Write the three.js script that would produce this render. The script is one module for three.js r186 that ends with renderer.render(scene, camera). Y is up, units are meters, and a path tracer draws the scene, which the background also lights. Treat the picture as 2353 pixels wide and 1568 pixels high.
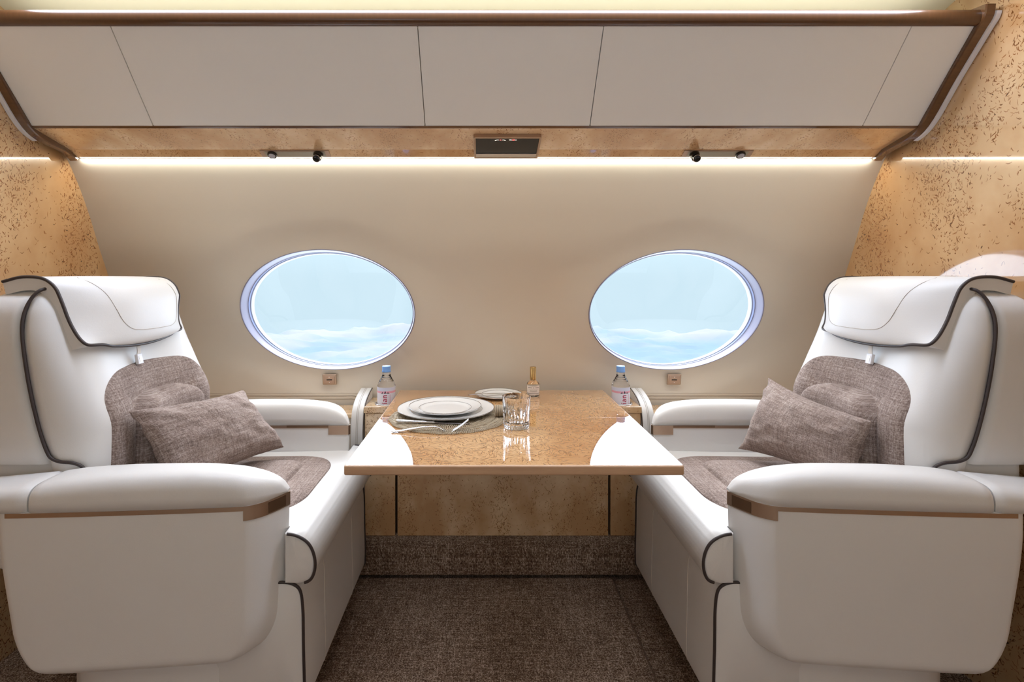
import * as THREE from 'three';
import { mergeGeometries, mergeVertices, toCreasedNormals } from 'three/addons/utils/BufferGeometryUtils.js';
import { RoundedBoxGeometry } from 'three/addons/geometries/RoundedBoxGeometry.js';
import { RectAreaLightUniformsLib } from 'three/addons/lights/RectAreaLightUniformsLib.js';

// ------------------------------------------------------------------ camera, sky, sun, exposure
const EYE = 1.17, F = 1220, W = 2353, H = 1568, VX = 1110, VY = 640;
const scene = new THREE.Scene();
const camera = new THREE.PerspectiveCamera(2 * Math.atan(H / 2 / F) * 180 / Math.PI, W / H, 0.02, 600);
camera.setViewOffset(W, H, W / 2 - VX, H / 2 - VY, W, H);
camera.position.set(-0.077, EYE, 0);
camera.lookAt(-0.077, EYE, -1);
camera.updateProjectionMatrix();

const renderer = new THREE.WebGLRenderer({ antialias: true });
renderer.toneMapping = THREE.LinearToneMapping;
renderer.toneMappingExposure = 1.38;
renderer.shadowMap.enabled = true;
RectAreaLightUniformsLib.init();

const lerp = (a, b, t) => a + (b - a) * t, clamp = (x, a, b) => Math.min(b, Math.max(a, x));
const smooth = (a, b, x) => { const t = clamp((x - a) / (b - a), 0, 1); return t * t * (3 - 2 * t); };
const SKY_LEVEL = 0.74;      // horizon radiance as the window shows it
const SUN = 1.6;              // sun behind thin veil cloud, outside the window side
const CABIN = 1.0;          // dimmer of all cabin lamps
{
  // High veil of cloud over clear air: an overcast-type sky, brighter overhead than at the horizon.
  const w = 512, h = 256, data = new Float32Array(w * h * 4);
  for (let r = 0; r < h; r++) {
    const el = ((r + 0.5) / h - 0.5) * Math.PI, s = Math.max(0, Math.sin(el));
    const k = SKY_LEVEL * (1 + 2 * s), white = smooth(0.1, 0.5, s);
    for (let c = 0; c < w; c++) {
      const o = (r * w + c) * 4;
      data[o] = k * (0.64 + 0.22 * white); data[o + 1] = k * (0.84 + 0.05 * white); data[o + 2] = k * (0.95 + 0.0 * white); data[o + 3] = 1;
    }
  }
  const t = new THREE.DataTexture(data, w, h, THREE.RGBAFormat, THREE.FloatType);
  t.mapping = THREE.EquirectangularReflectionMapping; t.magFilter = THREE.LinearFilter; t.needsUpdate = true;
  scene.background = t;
}
const sun = new THREE.DirectionalLight(new THREE.Color(0.96, 0.98, 1.0), SUN);
sun.position.set(0, 1 + 30 * Math.sin(0.56), -1 - 30 * Math.cos(0.56));
sun.target.position.set(0, 1, -1);
sun.castShadow = true; sun.shadow.radius = 60; sun.shadow.mapSize.set(2048, 2048);
Object.assign(sun.shadow.camera, { left: -3, right: 3, top: 3, bottom: -3, near: 1, far: 60 });
sun.name = 'veiled_sun';
scene.add(sun, sun.target);
// area lights added outside the windows: far pair as daylight, aisle pair upward fill
const DAY = 2.7, FILL_BACK = 5;
for (const x of [-0.7055, 0.7045]) for (const far of [true, false]) {
  const a = new THREE.RectAreaLight(new THREE.Color(0.80, 0.91, 1.1), far ? DAY : FILL_BACK, 0.86, far ? 0.66 : 0.6); a.name = 'added_window_light';
  if (far) { a.position.set(x, EYE - 0.12, -2.42); a.rotation.y = Math.PI; } else { a.position.set(x, EYE - 0.62, 0.70); a.lookAt(x, EYE - 0.62 + 0.9, 0.70 - 1); }
  scene.add(a);
}

// ------------------------------------------------------------------ helpers
let seed = 7;
const rnd = () => { seed = (seed + 0x6d2b79f5) | 0; let t = Math.imul(seed ^ (seed >>> 15), 1 | seed); t = (t + Math.imul(t ^ (t >>> 7), 61 | t)) ^ t; return ((t ^ (t >>> 14)) >>> 0) / 4294967296; };
const V = (x, y, z) => new THREE.Vector3(x, y, z);
const P = (x, y, d) => V(x, EYE + y, -d);                 // x from the table's middle, y from eye height, d in front of the camera
const used = new Map();
function numbered(n) { const k = used.get(n) ?? 0; used.set(n, k + 1); return k ? n + '_' + String(k).padStart(3, '0') : n; }
function tag(o, label, category, group) { o.userData.label = label; o.userData.category = category; if (group) o.userData.group = group; return o; }
function thing(name, label, category, at = [0, 0, 0], group) { const o = new THREE.Group(); o.name = numbered(name); o.position.set(...at); scene.add(o); return tag(o, label, category, group); }
function obj(name, g, m, parent, label) {
  const o = new THREE.Mesh(Array.isArray(g) ? merge(g) : g, m); o.name = parent ? name : numbered(name);
  o.castShadow = o.receiveShadow = true; (parent ?? scene).add(o);
  if (parent) { let k = 0; while (parent.children.some((c) => c !== o && c.name === o.name)) o.name = name + '_' + String(++k).padStart(3, '0'); }
  if (label) o.userData.label = label;
  return o;
}
function struct(name, g, m) { const o = g ? obj(name, g, m) : new THREE.Group(); o.name = name; if (!g) scene.add(o); o.userData.kind = 'structure'; return o; }
function merge(list) {
  return mergeGeometries(list.map((g) => { let q = g.index ? g.toNonIndexed() : g.clone(); for (const k of Object.keys(q.attributes)) if (!['position', 'normal', 'uv'].includes(k)) q.deleteAttribute(k);
    if (!q.attributes.uv) q.setAttribute('uv', new THREE.BufferAttribute(new Float32Array(q.attributes.position.count * 2), 2)); return q; }));
}
// interpolation through a table of [key, value...] rows, monotone in the key
function table(rows) {
  const n = rows[0].length - 1, ks = rows.map((r) => r[0]);
  return (k) => {
    if (k <= ks[0]) return n === 1 ? rows[0][1] : rows[0].slice(1);
    if (k >= ks[ks.length - 1]) return n === 1 ? rows[rows.length - 1][1] : rows[rows.length - 1].slice(1);
    let i = 0; while (k > ks[i + 1]) i++;
    const t = (k - ks[i]) / (ks[i + 1] - ks[i]), out = [];
    for (let c = 1; c <= n; c++) {
      const m = (j) => { if (j <= 0) return (rows[1][c] - rows[0][c]) / (ks[1] - ks[0]); if (j >= ks.length - 1) return (rows[j][c] - rows[j - 1][c]) / (ks[j] - ks[j - 1]);
        const a = (rows[j][c] - rows[j - 1][c]) / (ks[j] - ks[j - 1]), b = (rows[j + 1][c] - rows[j][c]) / (ks[j + 1] - ks[j]); return a * b <= 0 ? 0 : 2 * a * b / (a + b); };
      const d = ks[i + 1] - ks[i], t2 = t * t, t3 = t2 * t;
      out.push((2 * t3 - 3 * t2 + 1) * rows[i][c] + (t3 - 2 * t2 + t) * d * m(i) + (-2 * t3 + 3 * t2) * rows[i + 1][c] + (t3 - t2) * d * m(i + 1));
    }
    return n === 1 ? out[0] : out;
  };
}
// a grid of points fn(i, j) -> Vector3; rows may close on themselves; uv in metres
function grid(nu, nv, fn, { closed = false, flip = false, caps = 0, uv = null } = {}) {
  const pos = [], uvs = [], idx = [], cols = nu + 1, pts = [];
  for (let j = 0; j <= nv; j++) { const row = []; for (let i = 0; i <= nu; i++) row.push(fn(closed && i === nu ? 0 : i, j)); pts.push(row); }
  const vAcc = pts[0].map(() => 0);
  for (let j = 0; j <= nv; j++) {
    let u = 0;
    for (let i = 0; i <= nu; i++) {
      const p = pts[j][i]; pos.push(p.x, p.y, p.z);
      if (i) u += p.distanceTo(pts[j][i - 1]);
      if (j) vAcc[i] += p.distanceTo(pts[j - 1][i]);
      if (uv) uvs.push(...uv(p, i, j)); else uvs.push(u, vAcc[i]);
    }
  }
  for (let j = 0; j < nv; j++) for (let i = 0; i < nu; i++) {
    const a = j * cols + i, b = a + 1, c = a + cols, d = c + 1;
    flip ? idx.push(a, c, b, b, c, d) : idx.push(a, b, c, b, d, c);
  }
  const g = new THREE.BufferGeometry();
  g.setAttribute('position', new THREE.Float32BufferAttribute(pos, 3)); g.setAttribute('uv', new THREE.Float32BufferAttribute(uvs, 2)); g.setIndex(idx);
  g.computeVertexNormals();
  if (closed) { const n = g.attributes.normal; for (let j = 0; j <= nv; j++) { const a = j * cols, b = a + nu, v = V(n.getX(a) + n.getX(b), n.getY(a) + n.getY(b), n.getZ(a) + n.getZ(b)).normalize(); n.setXYZ(a, v.x, v.y, v.z); n.setXYZ(b, v.x, v.y, v.z); } }
  if (!caps) return g;
  const list = [g];
  for (const j of [0, nv]) {
    if (!(caps & (j ? 2 : 1))) continue;
    const ring = pts[j].slice(0, nu), mid = ring.reduce((a, p) => a.add(p), V(0, 0, 0)).divideScalar(ring.length), q = [], u2 = [];
    for (let i = 0; i < nu; i++) { const a = ring[i], b = ring[(i + 1) % nu], t = (j === 0) !== flip ? [mid, b, a] : [mid, a, b]; for (const p of t) { q.push(p.x, p.y, p.z); u2.push(p.x, p.y); } }
    const cg = new THREE.BufferGeometry(); cg.setAttribute('position', new THREE.Float32BufferAttribute(q, 3)); cg.setAttribute('uv', new THREE.Float32BufferAttribute(u2, 2)); cg.computeVertexNormals();
    list.push(cg);
  }
  return merge(list);
}
// rings of equal length joined into a skin (closed rings)
function loft(rings, caps = 3, flip = false) { return grid(rings[0].length, rings.length - 1, (i, j) => rings[j][i], { closed: true, caps, flip }); }
function tube(pts, r, { closed = false, seg = null, radial = 8, smoothPath = true } = {}) {
  const c = new THREE.CatmullRomCurve3(pts, closed, 'centripetal');
  return new THREE.TubeGeometry(c, seg ?? Math.max(8, pts.length * 6), r, radial, closed);
}
// planar uv in metres by the way each face looks
function boxUV(g) {
  g = g.index ? g.toNonIndexed() : g;
  const p = g.attributes.position, uv = new Float32Array(p.count * 2), a = V(), b = V(), c = V();
  for (let i = 0; i < p.count; i += 3) {
    a.fromBufferAttribute(p, i); b.fromBufferAttribute(p, i + 1); c.fromBufferAttribute(p, i + 2);
    const n = b.clone().sub(a).cross(c.clone().sub(a)), x = Math.abs(n.x), y = Math.abs(n.y), z = Math.abs(n.z);
    [a, b, c].forEach((q, k) => { const [u, v] = x >= y && x >= z ? [q.z, q.y] : y >= z ? [q.x, q.z] : [q.x, q.y]; uv[(i + k) * 2] = u; uv[(i + k) * 2 + 1] = v; });
  }
  g.setAttribute('uv', new THREE.BufferAttribute(uv, 2));
  return g;
}
function box(x0, x1, y0, y1, z0, z1, r = 0.002, seg = 2) {
  const w = x1 - x0, h = y1 - y0, d = z1 - z0, g = new RoundedBoxGeometry(w, h, d, seg, Math.min(r, w / 2.01, h / 2.01, d / 2.01));
  return boxUV(g.translate((x0 + x1) / 2, (y0 + y1) / 2, (z0 + z1) / 2));
}
const mirrorX = (g) => { g = g.index ? g.toNonIndexed() : g.clone(); for (const k of ['position', 'normal']) { const a = g.attributes[k]; for (let i = 0; i < a.count; i++) a.setX(i, -a.getX(i)); }
  for (const k of Object.keys(g.attributes)) { const a = g.attributes[k], s = a.itemSize; for (let i = 0; i < a.count; i += 3) for (let c = 0; c < s; c++) { const t = a.array[(i + 1) * s + c]; a.array[(i + 1) * s + c] = a.array[(i + 2) * s + c]; a.array[(i + 2) * s + c] = t; } }
  return g; };
function basis(o, x, y, z, at) { o.matrix.makeBasis(x, y, z).setPosition(at); o.matrix.decompose(o.position, o.quaternion, o.scale); return o; }

// ------------------------------------------------------------------ periodic noise and textures
function noiseField(n, s) {                      // periodic value noise on an n x n lattice
  const a = new Float32Array(n * n); let k = s * 7919 + 13;
  const r = () => { k = (k + 0x6d2b79f5) | 0; let t = Math.imul(k ^ (k >>> 15), 1 | k); t = (t + Math.imul(t ^ (t >>> 7), 61 | t)) ^ t; return ((t ^ (t >>> 14)) >>> 0) / 4294967296; };
  for (let i = 0; i < a.length; i++) a[i] = r();
  return (u, v) => { u = ((u % 1) + 1) % 1 * n; v = ((v % 1) + 1) % 1 * n; const i = Math.floor(u), j = Math.floor(v), f = u - i, g = v - j, x = f * f * (3 - 2 * f), y = g * g * (3 - 2 * g), i1 = (i + 1) % n, j1 = (j + 1) % n, i0 = i % n, j0 = j % n;
    return lerp(lerp(a[j0 * n + i0], a[j0 * n + i1], x), lerp(a[j1 * n + i0], a[j1 * n + i1], x), y); };
}
function fbm(base, oct, s) { const f = []; for (let o = 0; o < oct; o++) f.push(noiseField(base << o, s + o)); return (u, v) => { let t = 0, a = 1, m = 0; for (const q of f) { t += a * q(u, v); m += a; a *= 0.5; } return t / m; }; }
function texture(w, h, fn, tile, srgb = true) {
  const d = new Uint8Array(w * h * 4);
  for (let y = 0; y < h; y++) for (let x = 0; x < w; x++) { const c = fn(x, y), o = (y * w + x) * 4; if (typeof c === 'number') { d[o] = d[o + 1] = d[o + 2] = clamp(c, 0, 255); } else { d[o] = clamp(c[0], 0, 255); d[o + 1] = clamp(c[1], 0, 255); d[o + 2] = clamp(c[2], 0, 255); } d[o + 3] = 255; }
  const t = new THREE.DataTexture(d, w, h, THREE.RGBAFormat); finish(t, tile, srgb); t.needsUpdate = true; return t;
}
function finish(t, tile, srgb) { t.wrapS = t.wrapT = THREE.RepeatWrapping; t.magFilter = THREE.LinearFilter; t.minFilter = THREE.LinearMipmapLinearFilter; if (srgb) t.colorSpace = THREE.SRGBColorSpace; const [a, b] = Array.isArray(tile) ? tile : [tile, tile]; t.repeat.set(1 / a, 1 / b); }
// figured birch veneer: pale ground, clouded tone, dark flecks and curls in clusters (flecks run along v)
function burl(size, tile, s, { flecks, length, wide, curl, alpha, clump = 0.5, swirl = 0, warmth = 0 }) {
  const cv = document.createElement('canvas'); cv.width = cv.height = size;
  const c = cv.getContext('2d'), im = c.createImageData(size, size), tone = fbm(4, 5, s), streak = fbm(6, 4, s + 20), fine = fbm(64, 3, s + 40), shim = fbm(3, 3, s + 60);
  for (let y = 0; y < size; y++) for (let x = 0; x < size; x++) {
    const u = x / size, v = y / size, o = (y * size + x) * 4;
    const a = tone(u, v), b = streak(u * 2 + shim(u, v) * 0.12, v * (swirl ? 2 : 1) + 0.3), f = fine(u, v);
    const k = clamp(0.52 + (a - 0.5) * (swirl ? 2.2 : 1.7) + (b - 0.5) * (swirl ? 0.8 : 1.2) + (f - 0.5) * 0.25, 0, 1);
    im.data[o] = lerp(206, 240, k); im.data[o + 1] = lerp(163, 212, k); im.data[o + 2] = lerp(116, 172, k); im.data[o + 3] = 255;
  }
  c.putImageData(im, 0, 0); c.lineCap = 'round';
  const dens = fbm(5, 4, s + 80), flow = fbm(swirl || 5, 3, s + 100), flow2 = fbm(24, 2, s + 120);
  let k = s * 31 + 5; const r = () => { k = (k + 0x6d2b79f5) | 0; let t = Math.imul(k ^ (k >>> 15), 1 | k); t = (t + Math.imul(t ^ (t >>> 7), 61 | t)) ^ t; return ((t ^ (t >>> 14)) >>> 0) / 4294967296; };
  for (let n = 0; n < flecks; n++) {
    const u = r(), v = r(), d = dens(u * (swirl ? 1 : 2), v);
    if (r() > (swirl ? 0.42 : 0.14) + 0.86 * smooth(clump - 0.06, clump + 0.05, d)) continue;
    const x = u * size, y = v * size, L = length * (0.35 + r() * r() * 1.6);
    let dir = swirl ? 0 : Math.PI / 2 + (flow2(u, v) - 0.5) * 2.2 + (r() - 0.5) * 0.7;
    const bend = (r() - 0.5) * curl, pts = [[x, y]], steps = 7;
    const side = r() < 0.5 ? 0 : Math.PI; for (let q = 1; q <= steps; q++) { if (swirl) { const a = pts[q - 1][0] / size, b = pts[q - 1][1] / size, e = 0.002, gx = flow(a + e, b) - flow(a - e, b), gy = flow(a, b + e) - flow(a, b - e); dir = Math.atan2(gx, -gy) + side + (r() - 0.5) * 1.1 + bend * 0.25; } else dir += bend / steps * 2 + (r() - 0.5) * 0.9; pts.push([pts[q - 1][0] + Math.cos(dir) * L / steps, pts[q - 1][1] + Math.sin(dir) * L / steps]); }
    const w = wide * (0.4 + r() * r() * 1.3), warm = r();
    c.strokeStyle = 'rgba(' + Math.round(lerp(96, 150, warm) + warmth) + ',' + Math.round(lerp(54, 92, warm) + warmth * 0.7) + ',' + Math.round(lerp(20, 44, warm)) + ',' + (alpha * (0.45 + r() * 0.55)).toFixed(3) + ')';
    for (const ox of [-size, 0, size]) for (const oy of [-size, 0, size]) {
      if (x + ox < -60 || x + ox > size + 60 || y + oy < -60 || y + oy > size + 60) continue;
      for (let q = 1; q <= steps; q++) { c.lineWidth = w * (0.35 + 0.65 * Math.sin(Math.PI * (q - 0.3) / steps)); c.beginPath(); c.moveTo(pts[q - 1][0] + ox, pts[q - 1][1] + oy); c.lineTo(pts[q][0] + ox, pts[q][1] + oy); c.stroke(); }
    }
  }
  const t = new THREE.CanvasTexture(cv); finish(t, tile, true); return t;
}
// woven melange cloth: warp and weft yarns with slubs
function cloth(size, tile, s, mean, light, dark, step, contrast, yarn, fleck) {
  const warpT = [], weftT = [], n = Math.floor(size / step), a = noiseField(n, s), sl = fbm(16, 3, s + 3), sh = fbm(16, 3, s + 9), big = fbm(4, 3, s + 5), q = fbm(yarn < 0.2 ? 240 : 128, 2, s + 7);
  for (let i = 0; i < n; i++) { warpT.push(rnd()); weftT.push(rnd()); }
  const val = (x, y) => {
    const i = Math.floor(x / step) % n, j = Math.floor(y / step) % n, over = (i + j) % 2, u = x / size, v = y / size;
    const fx = (x % step) / step - 0.5, fy = (y % step) / step - 0.5;
    const slubW = sl(u * 8 + i * 0.37, v * 0.9 + i * 0.61), slubH = sh(u * 0.9 + j * 0.53, v * 8 + j * 0.29);
    let k = over ? warpT[i] * yarn + slubW * 0.7 : weftT[j] * yarn + slubH * 0.7;
    k = 0.5 + (k - 0.35 - yarn / 2) * contrast + (q(u, v) - 0.5) * fleck + (big(u, v) - 0.5) * 0.25;
    const dome = 1 - 1.7 * (over ? fx * fx : fy * fy) * 2;
    return [clamp(k, 0, 1), clamp(dome, 0, 1)];
  };
  const color = texture(size, size, (x, y) => { const [k, d] = val(x, y), m = k < 0.5 ? (z) => lerp(dark[z], mean[z], k * 2) : (z) => lerp(mean[z], light[z], k * 2 - 1); const e = 0.82 + 0.18 * d; return [m(0) * e, m(1) * e, m(2) * e]; }, tile);
  const bump = texture(size, size, (x, y) => { const [k, d] = val(x, y); return 255 * clamp(0.25 + 0.5 * d + 0.35 * (k - 0.5), 0, 1); }, tile, false);
  return { color, bump };
}
const grain = (() => { const a = fbm(32, 3, 301), b = fbm(8, 2, 305); return texture(512, 512, (x, y) => { const u = x / 512, v = y / 512, k = a(u, v); return 255 * clamp(0.5 + Math.abs(k - 0.5) * 1.6 - 0.2 + (b(u, v) - 0.5) * 0.2, 0, 1); }, 0.12, false); })();
const birch = burl(2048, 1.5, 11, { flecks: 25000, length: 16, wide: 3.1, curl: 1.8, alpha: 0.9, clump: 0.47 });
const birchFine = burl(1024, 0.75, 23, { flecks: 10500, length: 12, wide: 2.1, curl: 1.6, alpha: 0.8, clump: 0.50 });
const birchCurl = burl(2048, 1.2, 37, { flecks: 30000, length: 30, wide: 2.3, curl: 3.5, alpha: 1, clump: 0.455, swirl: 11, warmth: 14 });
const tweed = cloth(1024, 0.30, 51, [156, 136, 126], [214, 199, 190], [98, 79, 72], 3, 1.35, 0.34, 0.6);
const carpetCloth = cloth(1024, 0.56, 71, [150, 124, 104], [236, 216, 198], [82, 62, 50], 3, 1.4, 0.14, 1.3);
const woodGrain = (() => { const a = fbm(4, 4, 401), b = fbm(64, 2, 405); return texture(512, 512, (x, y) => { const u = x / 512, v = y / 512, k = 0.5 + (a(u, v * 8) - 0.5) * 0.7 + (b(u, v) - 0.5) * 0.2; return [lerp(104, 150, k), lerp(74, 112, k), lerp(48, 76, k)]; }, [0.9, 0.25]); })();
const edgeGrain = (() => { const a = fbm(4, 4, 421), b = fbm(64, 2, 425); return texture(512, 256, (x, y) => { const u = x / 512, v = y / 256, k = 0.5 + (a(u, v * 4) - 0.5) * 0.8 + (b(u, v) - 0.5) * 0.2; return [lerp(186, 222, k), lerp(146, 184, k), lerp(112, 146, k)]; }, [0.8, 0.12]); })();
const brushed = (() => { const a = noiseField(256, 441); return texture(256, 256, (x, y) => 255 * (0.35 + 0.3 * a(x / 256, 0.13) * 1), 0.05, false); })();

const M = {};
const std = (o) => new THREE.MeshPhysicalMaterial(o);
M.ivory = std({ name: 'ivory leather', color: '#e5e3e0', roughness: 0.42, bumpMap: grain, bumpScale: 0.00009 });
M.wall = std({ name: 'cream wall leather', color: '#ddd4c5', roughness: 0.5, bumpMap: grain, bumpScale: 0.00007 });
M.panel = std({ name: 'white headliner panel', color: '#f0f0ee', roughness: 0.55, bumpMap: grain, bumpScale: 0.00006 });
M.ceiling = std({ name: 'white ceiling', color: '#dcd6c2', roughness: 0.6 });
M.seam = std({ name: 'stitching', color: '#8f7c64', roughness: 0.7 });
M.seamPale = std({ name: 'pale seam', color: '#bfb5a9', roughness: 0.7 });
M.piping = std({ name: 'dark brown piping', color: '#3a302e', roughness: 0.45 });
M.tweed = std({ name: 'taupe woven cloth', map: tweed.color, bumpMap: tweed.bump, bumpScale: 0.0006, roughness: 0.9, sheen: 0.3, sheenRoughness: 0.6, sheenColor: new THREE.Color(0.8, 0.72, 0.68) });
M.carpet = std({ name: 'brown carpet', map: carpetCloth.color, bumpMap: carpetCloth.bump, bumpScale: 0.0022, roughness: 1, specularIntensity: 0.2 });
M.birch = std({ name: 'lacquered birch veneer', map: birch, color: '#e4d8c9', roughness: 0.06, ior: 1.75, clearcoat: 1, clearcoatRoughness: 0.02 });
M.birchFine = std({ name: 'lacquered birch veneer, small figure', map: birchFine, roughness: 0.12, ior: 1.6, clearcoat: 1, clearcoatRoughness: 0.03 });
M.birchTable = std({ name: 'lacquered curly birch veneer', map: birchCurl, color: '#ecd8c0', roughness: 0.03, ior: 1.6, clearcoat: 1, clearcoatRoughness: 0.005 });
M.wood = std({ name: 'dark walnut trim', map: woodGrain, color: '#c4b3a2', roughness: 0.16, clearcoat: 1, clearcoatRoughness: 0.04 });
M.rail = std({ name: 'satin walnut rail', map: woodGrain, color: '#b5a493', roughness: 0.32, clearcoat: 0.25, clearcoatRoughness: 0.12 });
M.edge = std({ name: 'pale wood edge', map: edgeGrain, roughness: 0.2, clearcoat: 0.8, clearcoatRoughness: 0.05 });
M.bronze = std({ name: 'brushed bronze', color: '#b8a18d', metalness: 1, roughness: 0.42 });
M.bronzeDark = std({ name: 'dark bronze', color: '#8d7560', metalness: 1, roughness: 0.4 });
M.silver = std({ name: 'brushed nickel', color: '#cfc8c2', metalness: 1, roughness: 0.3 });
M.black = std({ name: 'black smoked glass', color: '#0b0a0a', roughness: 0.12 });
M.gap = std({ name: 'dark joint', color: '#3b2a1c', roughness: 0.8 });
M.white = std({ name: 'white gloss plastic', color: '#f2f1f4', roughness: 0.25 });
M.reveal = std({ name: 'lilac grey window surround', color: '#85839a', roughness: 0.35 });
M.gasket = std({ name: 'blue grey gasket', color: '#8c9bc4', roughness: 0.5 });
M.pane = std({ name: 'window pane', color: '#ffffff', transmission: 1, thickness: 0, roughness: 0, ior: 1.5 });
M.china = std({ name: 'white china', color: '#f1f0ee', roughness: 0.12, clearcoat: 0.6, clearcoatRoughness: 0.03 });
M.platinum = std({ name: 'platinum line', color: '#9a958f', metalness: 1, roughness: 0.25 });
M.steel = std({ name: 'polished steel', color: '#dddddf', metalness: 1, roughness: 0.12 });
M.crystal = std({ name: 'cut crystal', color: '#ffffff', transmission: 1, thickness: 0.02, roughness: 0, ior: 1.52 });
M.water = std({ name: 'clear bottle and water', color: '#ffffff', transmission: 1, thickness: 0.05, roughness: 0.02, ior: 1.33, attenuationColor: new THREE.Color(0.85, 0.9, 0.98), attenuationDistance: 0.25 });
M.blueCap = std({ name: 'blue plastic', color: '#7fb0f4', roughness: 0.4 });
M.gold = std({ name: 'polished gold', color: '#d9b679', metalness: 1, roughness: 0.14 });
M.strap = std({ name: 'pale strap', color: '#e7e0d6', roughness: 0.6 });
M.mat = std({ name: 'champagne lace', color: '#b5a78f', metalness: 0.2, roughness: 0.45 });
M.cord = std({ name: 'taupe cord', color: '#b3a38c', roughness: 0.7 });
const lamp = (r, g, b, k) => std({ name: 'lamp diffuser', color: '#ffffff', emissive: new THREE.Color(r, g, b), emissiveIntensity: k, roughness: 0.6 });

// ------------------------------------------------------------------ the cabin shell
const XL = -1.56, XR = 1.355;                           // bulkheads
const SIDE = (far) => (far ? (p) => p : (p) => V(p.x, p.y, -1.84 - p.z));   // the window side, or the opposite side of the cabin behind the camera
const wallD = table([[-1.17, 2.21], [-0.8, 2.25], [-0.6, 2.255], [-0.47, 2.247], [-0.38, 2.233], [-0.25, 2.203], [-0.127, 2.161], [0.007, 2.103], [0.1076, 2.056], [0.235, 2.001], [0.336, 1.95], [0.42, 1.897], [0.5, 1.84], [0.6, 1.75], [0.7, 1.63]]);
const WIN = { a: 0.351, b: 0.2475, yc: -0.137, slope: -0.372, xs: [-0.7055, 0.7045] };
WIN.dc = 2.151;
const wn = V(0, 0, -1), wv = V(0, 1, 0.372).normalize();   // outward normal and upward direction of the window plane
function wallPoint(x, y, off = 0) {
  let d = wallD(y);
  for (const xc of WIN.xs) {
    const rho = Math.hypot((x - xc) / WIN.a, (y - WIN.yc) / WIN.b), w = 1 - smooth(1.02, 1.5, rho);
    if (w > 0) d = lerp(d, WIN.dc + WIN.slope * (y - WIN.yc), w);
  }
  const e = 1e-3, m = (wallD(y + e) - wallD(y - e)) / (2 * e), l = Math.hypot(1, m);
  return P(x, y - m / l * off, d + off / l);
}
function wallPatch(pts, nu, nv, off, flip) {          // pts(i, j) -> [x, y]
  const g = grid(nu, nv, (i, j) => wallPoint(...pts(i, j), off), { flip, uv: (p, i, j) => pts(i, j) });
  const n = g.attributes.normal, e = 2e-3;
  for (let j = 0; j <= nv; j++) for (let i = 0; i <= nu; i++) {
    const [x, y] = pts(i, j), a = wallPoint(x + e, y, off).sub(wallPoint(x - e, y, off)), b = wallPoint(x, y + e, off).sub(wallPoint(x, y - e, off)), v = a.cross(b).normalize();
    if (off > 0) v.negate();
    n.setXYZ(j * (nu + 1) + i, v.x, v.y, v.z);
  }
  return g;
}
function wallSkin(off) {
  const X0 = XL - 0.03, X1 = XR + 0.03, y0 = -1.17, yA = -0.55, yB = 0.275, y1 = 0.62, hw = 0.515, list = [];
  const rect = (xa, xb, ya, yb, nu, nv) => list.push(wallPatch((i, j) => [lerp(xa, xb, i / nu), lerp(ya, yb, j / nv)], nu, nv, off, off > 0));
  rect(X0, X1, y0, yA, 60, 10); rect(X0, X1, yB, y1, 60, 14);
  const c = [X0, WIN.xs[0] - hw, WIN.xs[0] + hw, WIN.xs[1] - hw, WIN.xs[1] + hw, X1];
  for (const k of [0, 2, 4]) rect(c[k], c[k + 1], yA, yB, 10, 40);
  const n = 160;
  for (const xc of WIN.xs) {
    const hy0 = yA - WIN.yc, hy1 = yB - WIN.yc, angles = [];
    for (let i = 0; i <= n; i++) angles.push(i / n * Math.PI * 2);
    for (const [sx, sy] of [[1, hy1], [-1, hy1], [-1, hy0], [1, hy0]]) {   // turn the nearest ray to each corner of the patch
      const t = (Math.atan2(sy / WIN.b, sx * hw / WIN.a) + Math.PI * 2) % (Math.PI * 2); let best = 1; for (let i = 1; i < n; i++) if (Math.abs(angles[i] - t) < Math.abs(angles[best] - t)) best = i; angles[best] = t; }
    const edge = (t) => { const dx = WIN.a * Math.cos(t), dy = WIN.b * Math.sin(t); return Math.min(dx > 1e-9 ? hw / dx : dx < -1e-9 ? -hw / dx : 1e9, dy > 1e-9 ? hy1 / dy : dy < -1e-9 ? hy0 / dy : 1e9); };
    list.push(wallPatch((i, j) => { const t = angles[i], k = lerp(off > 0 ? 1.07 : 1.0, edge(t), (j / 20) ** 1.3); return [xc + WIN.a * Math.cos(t) * k, WIN.yc + WIN.b * Math.sin(t) * k]; }, n, 20, off, off <= 0));
  }
  return merge(list);
}
const remap = (g, f) => { g = g.index ? g.toNonIndexed() : g.clone(); const p = g.attributes.position, n = g.attributes.normal; for (let i = 0; i < p.count; i++) { const q = f(V(p.getX(i), p.getY(i), p.getZ(i))); p.setXYZ(i, q.x, q.y, q.z); n.setZ(i, -n.getZ(i)); }
  for (const k of Object.keys(g.attributes)) { const a = g.attributes[k], s = a.itemSize; for (let i = 0; i < a.count; i += 3) for (let c = 0; c < s; c++) { const t = a.array[(i + 1) * s + c]; a.array[(i + 1) * s + c] = a.array[(i + 2) * s + c]; a.array[(i + 2) * s + c] = t; } }
  return g; };
const sided = (far, g) => (far ? g : remap(g, SIDE(false)));
const skin = merge([wallSkin(0), wallSkin(0.105)]);
const wallBack = struct('wall_back', skin, M.wall);
const wallFront = struct('wall_front', sided(false, skin), M.wall);
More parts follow.
